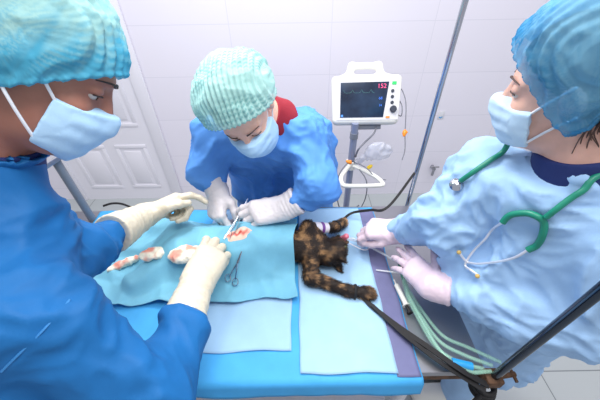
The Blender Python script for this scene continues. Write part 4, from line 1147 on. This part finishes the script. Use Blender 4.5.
lead([(sx_ + .02, sy_ - .02, hz + .02), (sx_ - .02, sy_ - .05, hz + .045), (sx_ - .075, sy_ - .10, hz - .01), (sx_ - .07, sy_ - .12, hz - .16), (sx_ - .02, sy_ - .10, hz - .26), (sx_ + .05, sy_ - .10, hz - .20)], .0030, 'grey lead looped round the left of the stand handle with an orange clip', ((sx_ - .022, sy_ - .055, hz + .048), (sx_ - .05, sy_ - .05, hz + .06)), M['orange'])
lead([(sx_ + .01, sy_ - .03, hz + .03), (sx_ + .06, sy_ - .08, hz + .03), (sx_ + .11, sy_ - .12, hz - .005), (sx_ + .16, sy_ - .12, hz - .02)], .0022, 'thin lead lying over the right of the stand handle with a yellow clip', ((sx_ + .085, sy_ - .06, hz + .02), (sx_ + .12, sy_ - .06, hz + .05)), M['yellow'])
lead([(sx_ + .03, sy_ - .08, hz + .02), (sx_ + .065, sy_ - .12, hz - .03), (sx_ + .07, sy_ - .12, hz - .15), (sx_ + .03, sy_ - .10, hz - .30)], .0028, 'grey lead hanging straight down through the stand handle')
# clear bag
bc = V3((0.389, 1.27, 0.903))
f = union([E(bc, (.062, .022, .046)), C(bc + V3((-.03, -.0, -.01)), V3((sx_ + .02, sy_ - .01, hz + .01)), .018, .010)], .03)
V_, F_ = surf(f, bc - .16, bc + .16, .004); N_ = vnormals(V_, F_); V_ = V_ + N_ * (.006 * ridged(V_ * 28, 3))[:, None]
tag(mesh_obj('plastic_bag', V_, F_, simple('clear_bag', rgb(205, 208, 220), .18, alpha=.5), None), 'crumpled clear plastic bag hung on the monitor stand', 'bag')

# wall fittings
wp = ay(441, 115, WALL_Y)
t = thing('wall_sticker', (wp[0], WALL_Y, wp[2]), 'small white sticker with blue dots on the tiled wall', 'sticker')
b = MB(); b.box((wp[0] - .022, WALL_Y - .004, wp[2] - .03), (wp[0] + .022, WALL_Y - .0005, wp[2] + .03), .001); b.build('paper', M['white_paint'], t)
for (dx_, dz_) in ((-.008, -.016), (.008, -.014), (.0, -.020)):
    b = MB(); b.tube([(wp[0] + dx_, WALL_Y - .0046, wp[2] + dz_), (wp[0] + dx_, WALL_Y - .0036, wp[2] + dz_)], .005, 10); b.build('blue_dot', M['blue_conn'], t)
wp = ay(432, 166, WALL_Y)
t = thing('wall_tap', (wp[0], WALL_Y, wp[2]), 'small steel tap fitting low on the tiled wall', 'tap')
b = MB(); b.tube([(wp[0], WALL_Y, wp[2]), (wp[0], WALL_Y - .05, wp[2])], .014, 12); b.tube([(wp[0], WALL_Y - .045, wp[2] + .005), (wp[0], WALL_Y - .045, wp[2] - .06)], .010, 12); b.build('body', M['steel'], t)
b = MB(); b.tube([(wp[0] - .035, WALL_Y - .045, wp[2] + .02), (wp[0] + .035, WALL_Y - .045, wp[2] + .02)], .007, 10); b.tube([(wp[0], WALL_Y - .045, wp[2]), (wp[0], WALL_Y - .045, wp[2] + .022)], .006, 10); b.build('handle', M['steel'], t)

# ------------------------------------------------------------------ stethoscope on the person at right
gown3 = [c for c in p3.children if c.name.startswith('surgical_gown')][0]
bg = bvh_of(gown3)
M['steth'] = simple('green_tubing', rgb(20, 128, 104), .4)
t = thing('stethoscope', (.47, .45, 1.2), 'green stethoscope hung round the neck of the person at right', 'stethoscope')
def g(x_, y_, o_=.008):
    q = on(bg, x_, y_, o_); return q
def run(pts, o_=.008):
    r_ = [g(x_, y_, o_) for x_, y_ in pts]; return [q for q in r_ if q is not None]
nkc = V3(J3['neck'])
ra_ = run([(464, 181), (476, 172), (490, 162), (502, 154)]); rb_ = run([(598, 176), (584, 187), (570, 198), (556, 208), (547, 214)])
back_ = [Vector(nkc + s3 * .084 + V3((-.035, 0, .012))), Vector(nkc + s3 * .084 + V3((.02, 0, .022))), Vector(nkc + s3 * .045 + V3((.070, 0, .026))), Vector(nkc - s3 * .045 + V3((.072, 0, .026))), Vector(nkc - s3 * .084 + V3((.035, 0, .014)))]
b = MB(); b.tube(spline(ra_ + back_ + rb_, 8), .0054, 12); b.build('neck_tube', M['steth'], t)
b = MB(); b.tube(spline(run([(503, 220), (507, 215), (516, 212), (528, 211), (540, 213), (546, 220), (545, 231), (538, 242), (528, 248)], .009), 8), .0064, 12); b.build('tubing', M['steth'], t)
b = MB(); b.tube(spline(run([(504, 219), (494, 227), (483, 236), (474, 246), (466, 257), (467, 266), (474, 271), (480, 275)], .010), 8), .0027, 8); b.tube(spline(run([(529, 247), (516, 255), (500, 262), (484, 266), (472, 264), (465, 258), (462, 253)], .012), 8), .0027, 8); b.build('ear_tubes', simple('bright_steel', rgb(222, 224, 232), .3, .5), t)
for (x_, y_) in ((462, 253), (481, 275)):
    b = MB(); q = g(x_, y_, .012); b.ball(q, .0052, (1, 1, 1), 10); plabel(b.build('ear_tip', simple('ear_tip_tan', rgb(205, 172, 100), .5), t), 'tan ear tip')
q = g(458, 185, .006); r_ = (Vector((0, 0, CAM_H)) - q).normalized()
b = MB(); b.lathe([(.013, 0), (.015, .003), (.015, .006), (.0125, .008), (.006, .012)], q, (-.35, -.55, .75), 20); b.tube([q + Vector((0, 0, .006)), g(464, 181)], .004, 8); b.build('chest_piece', M['chrome'], t)
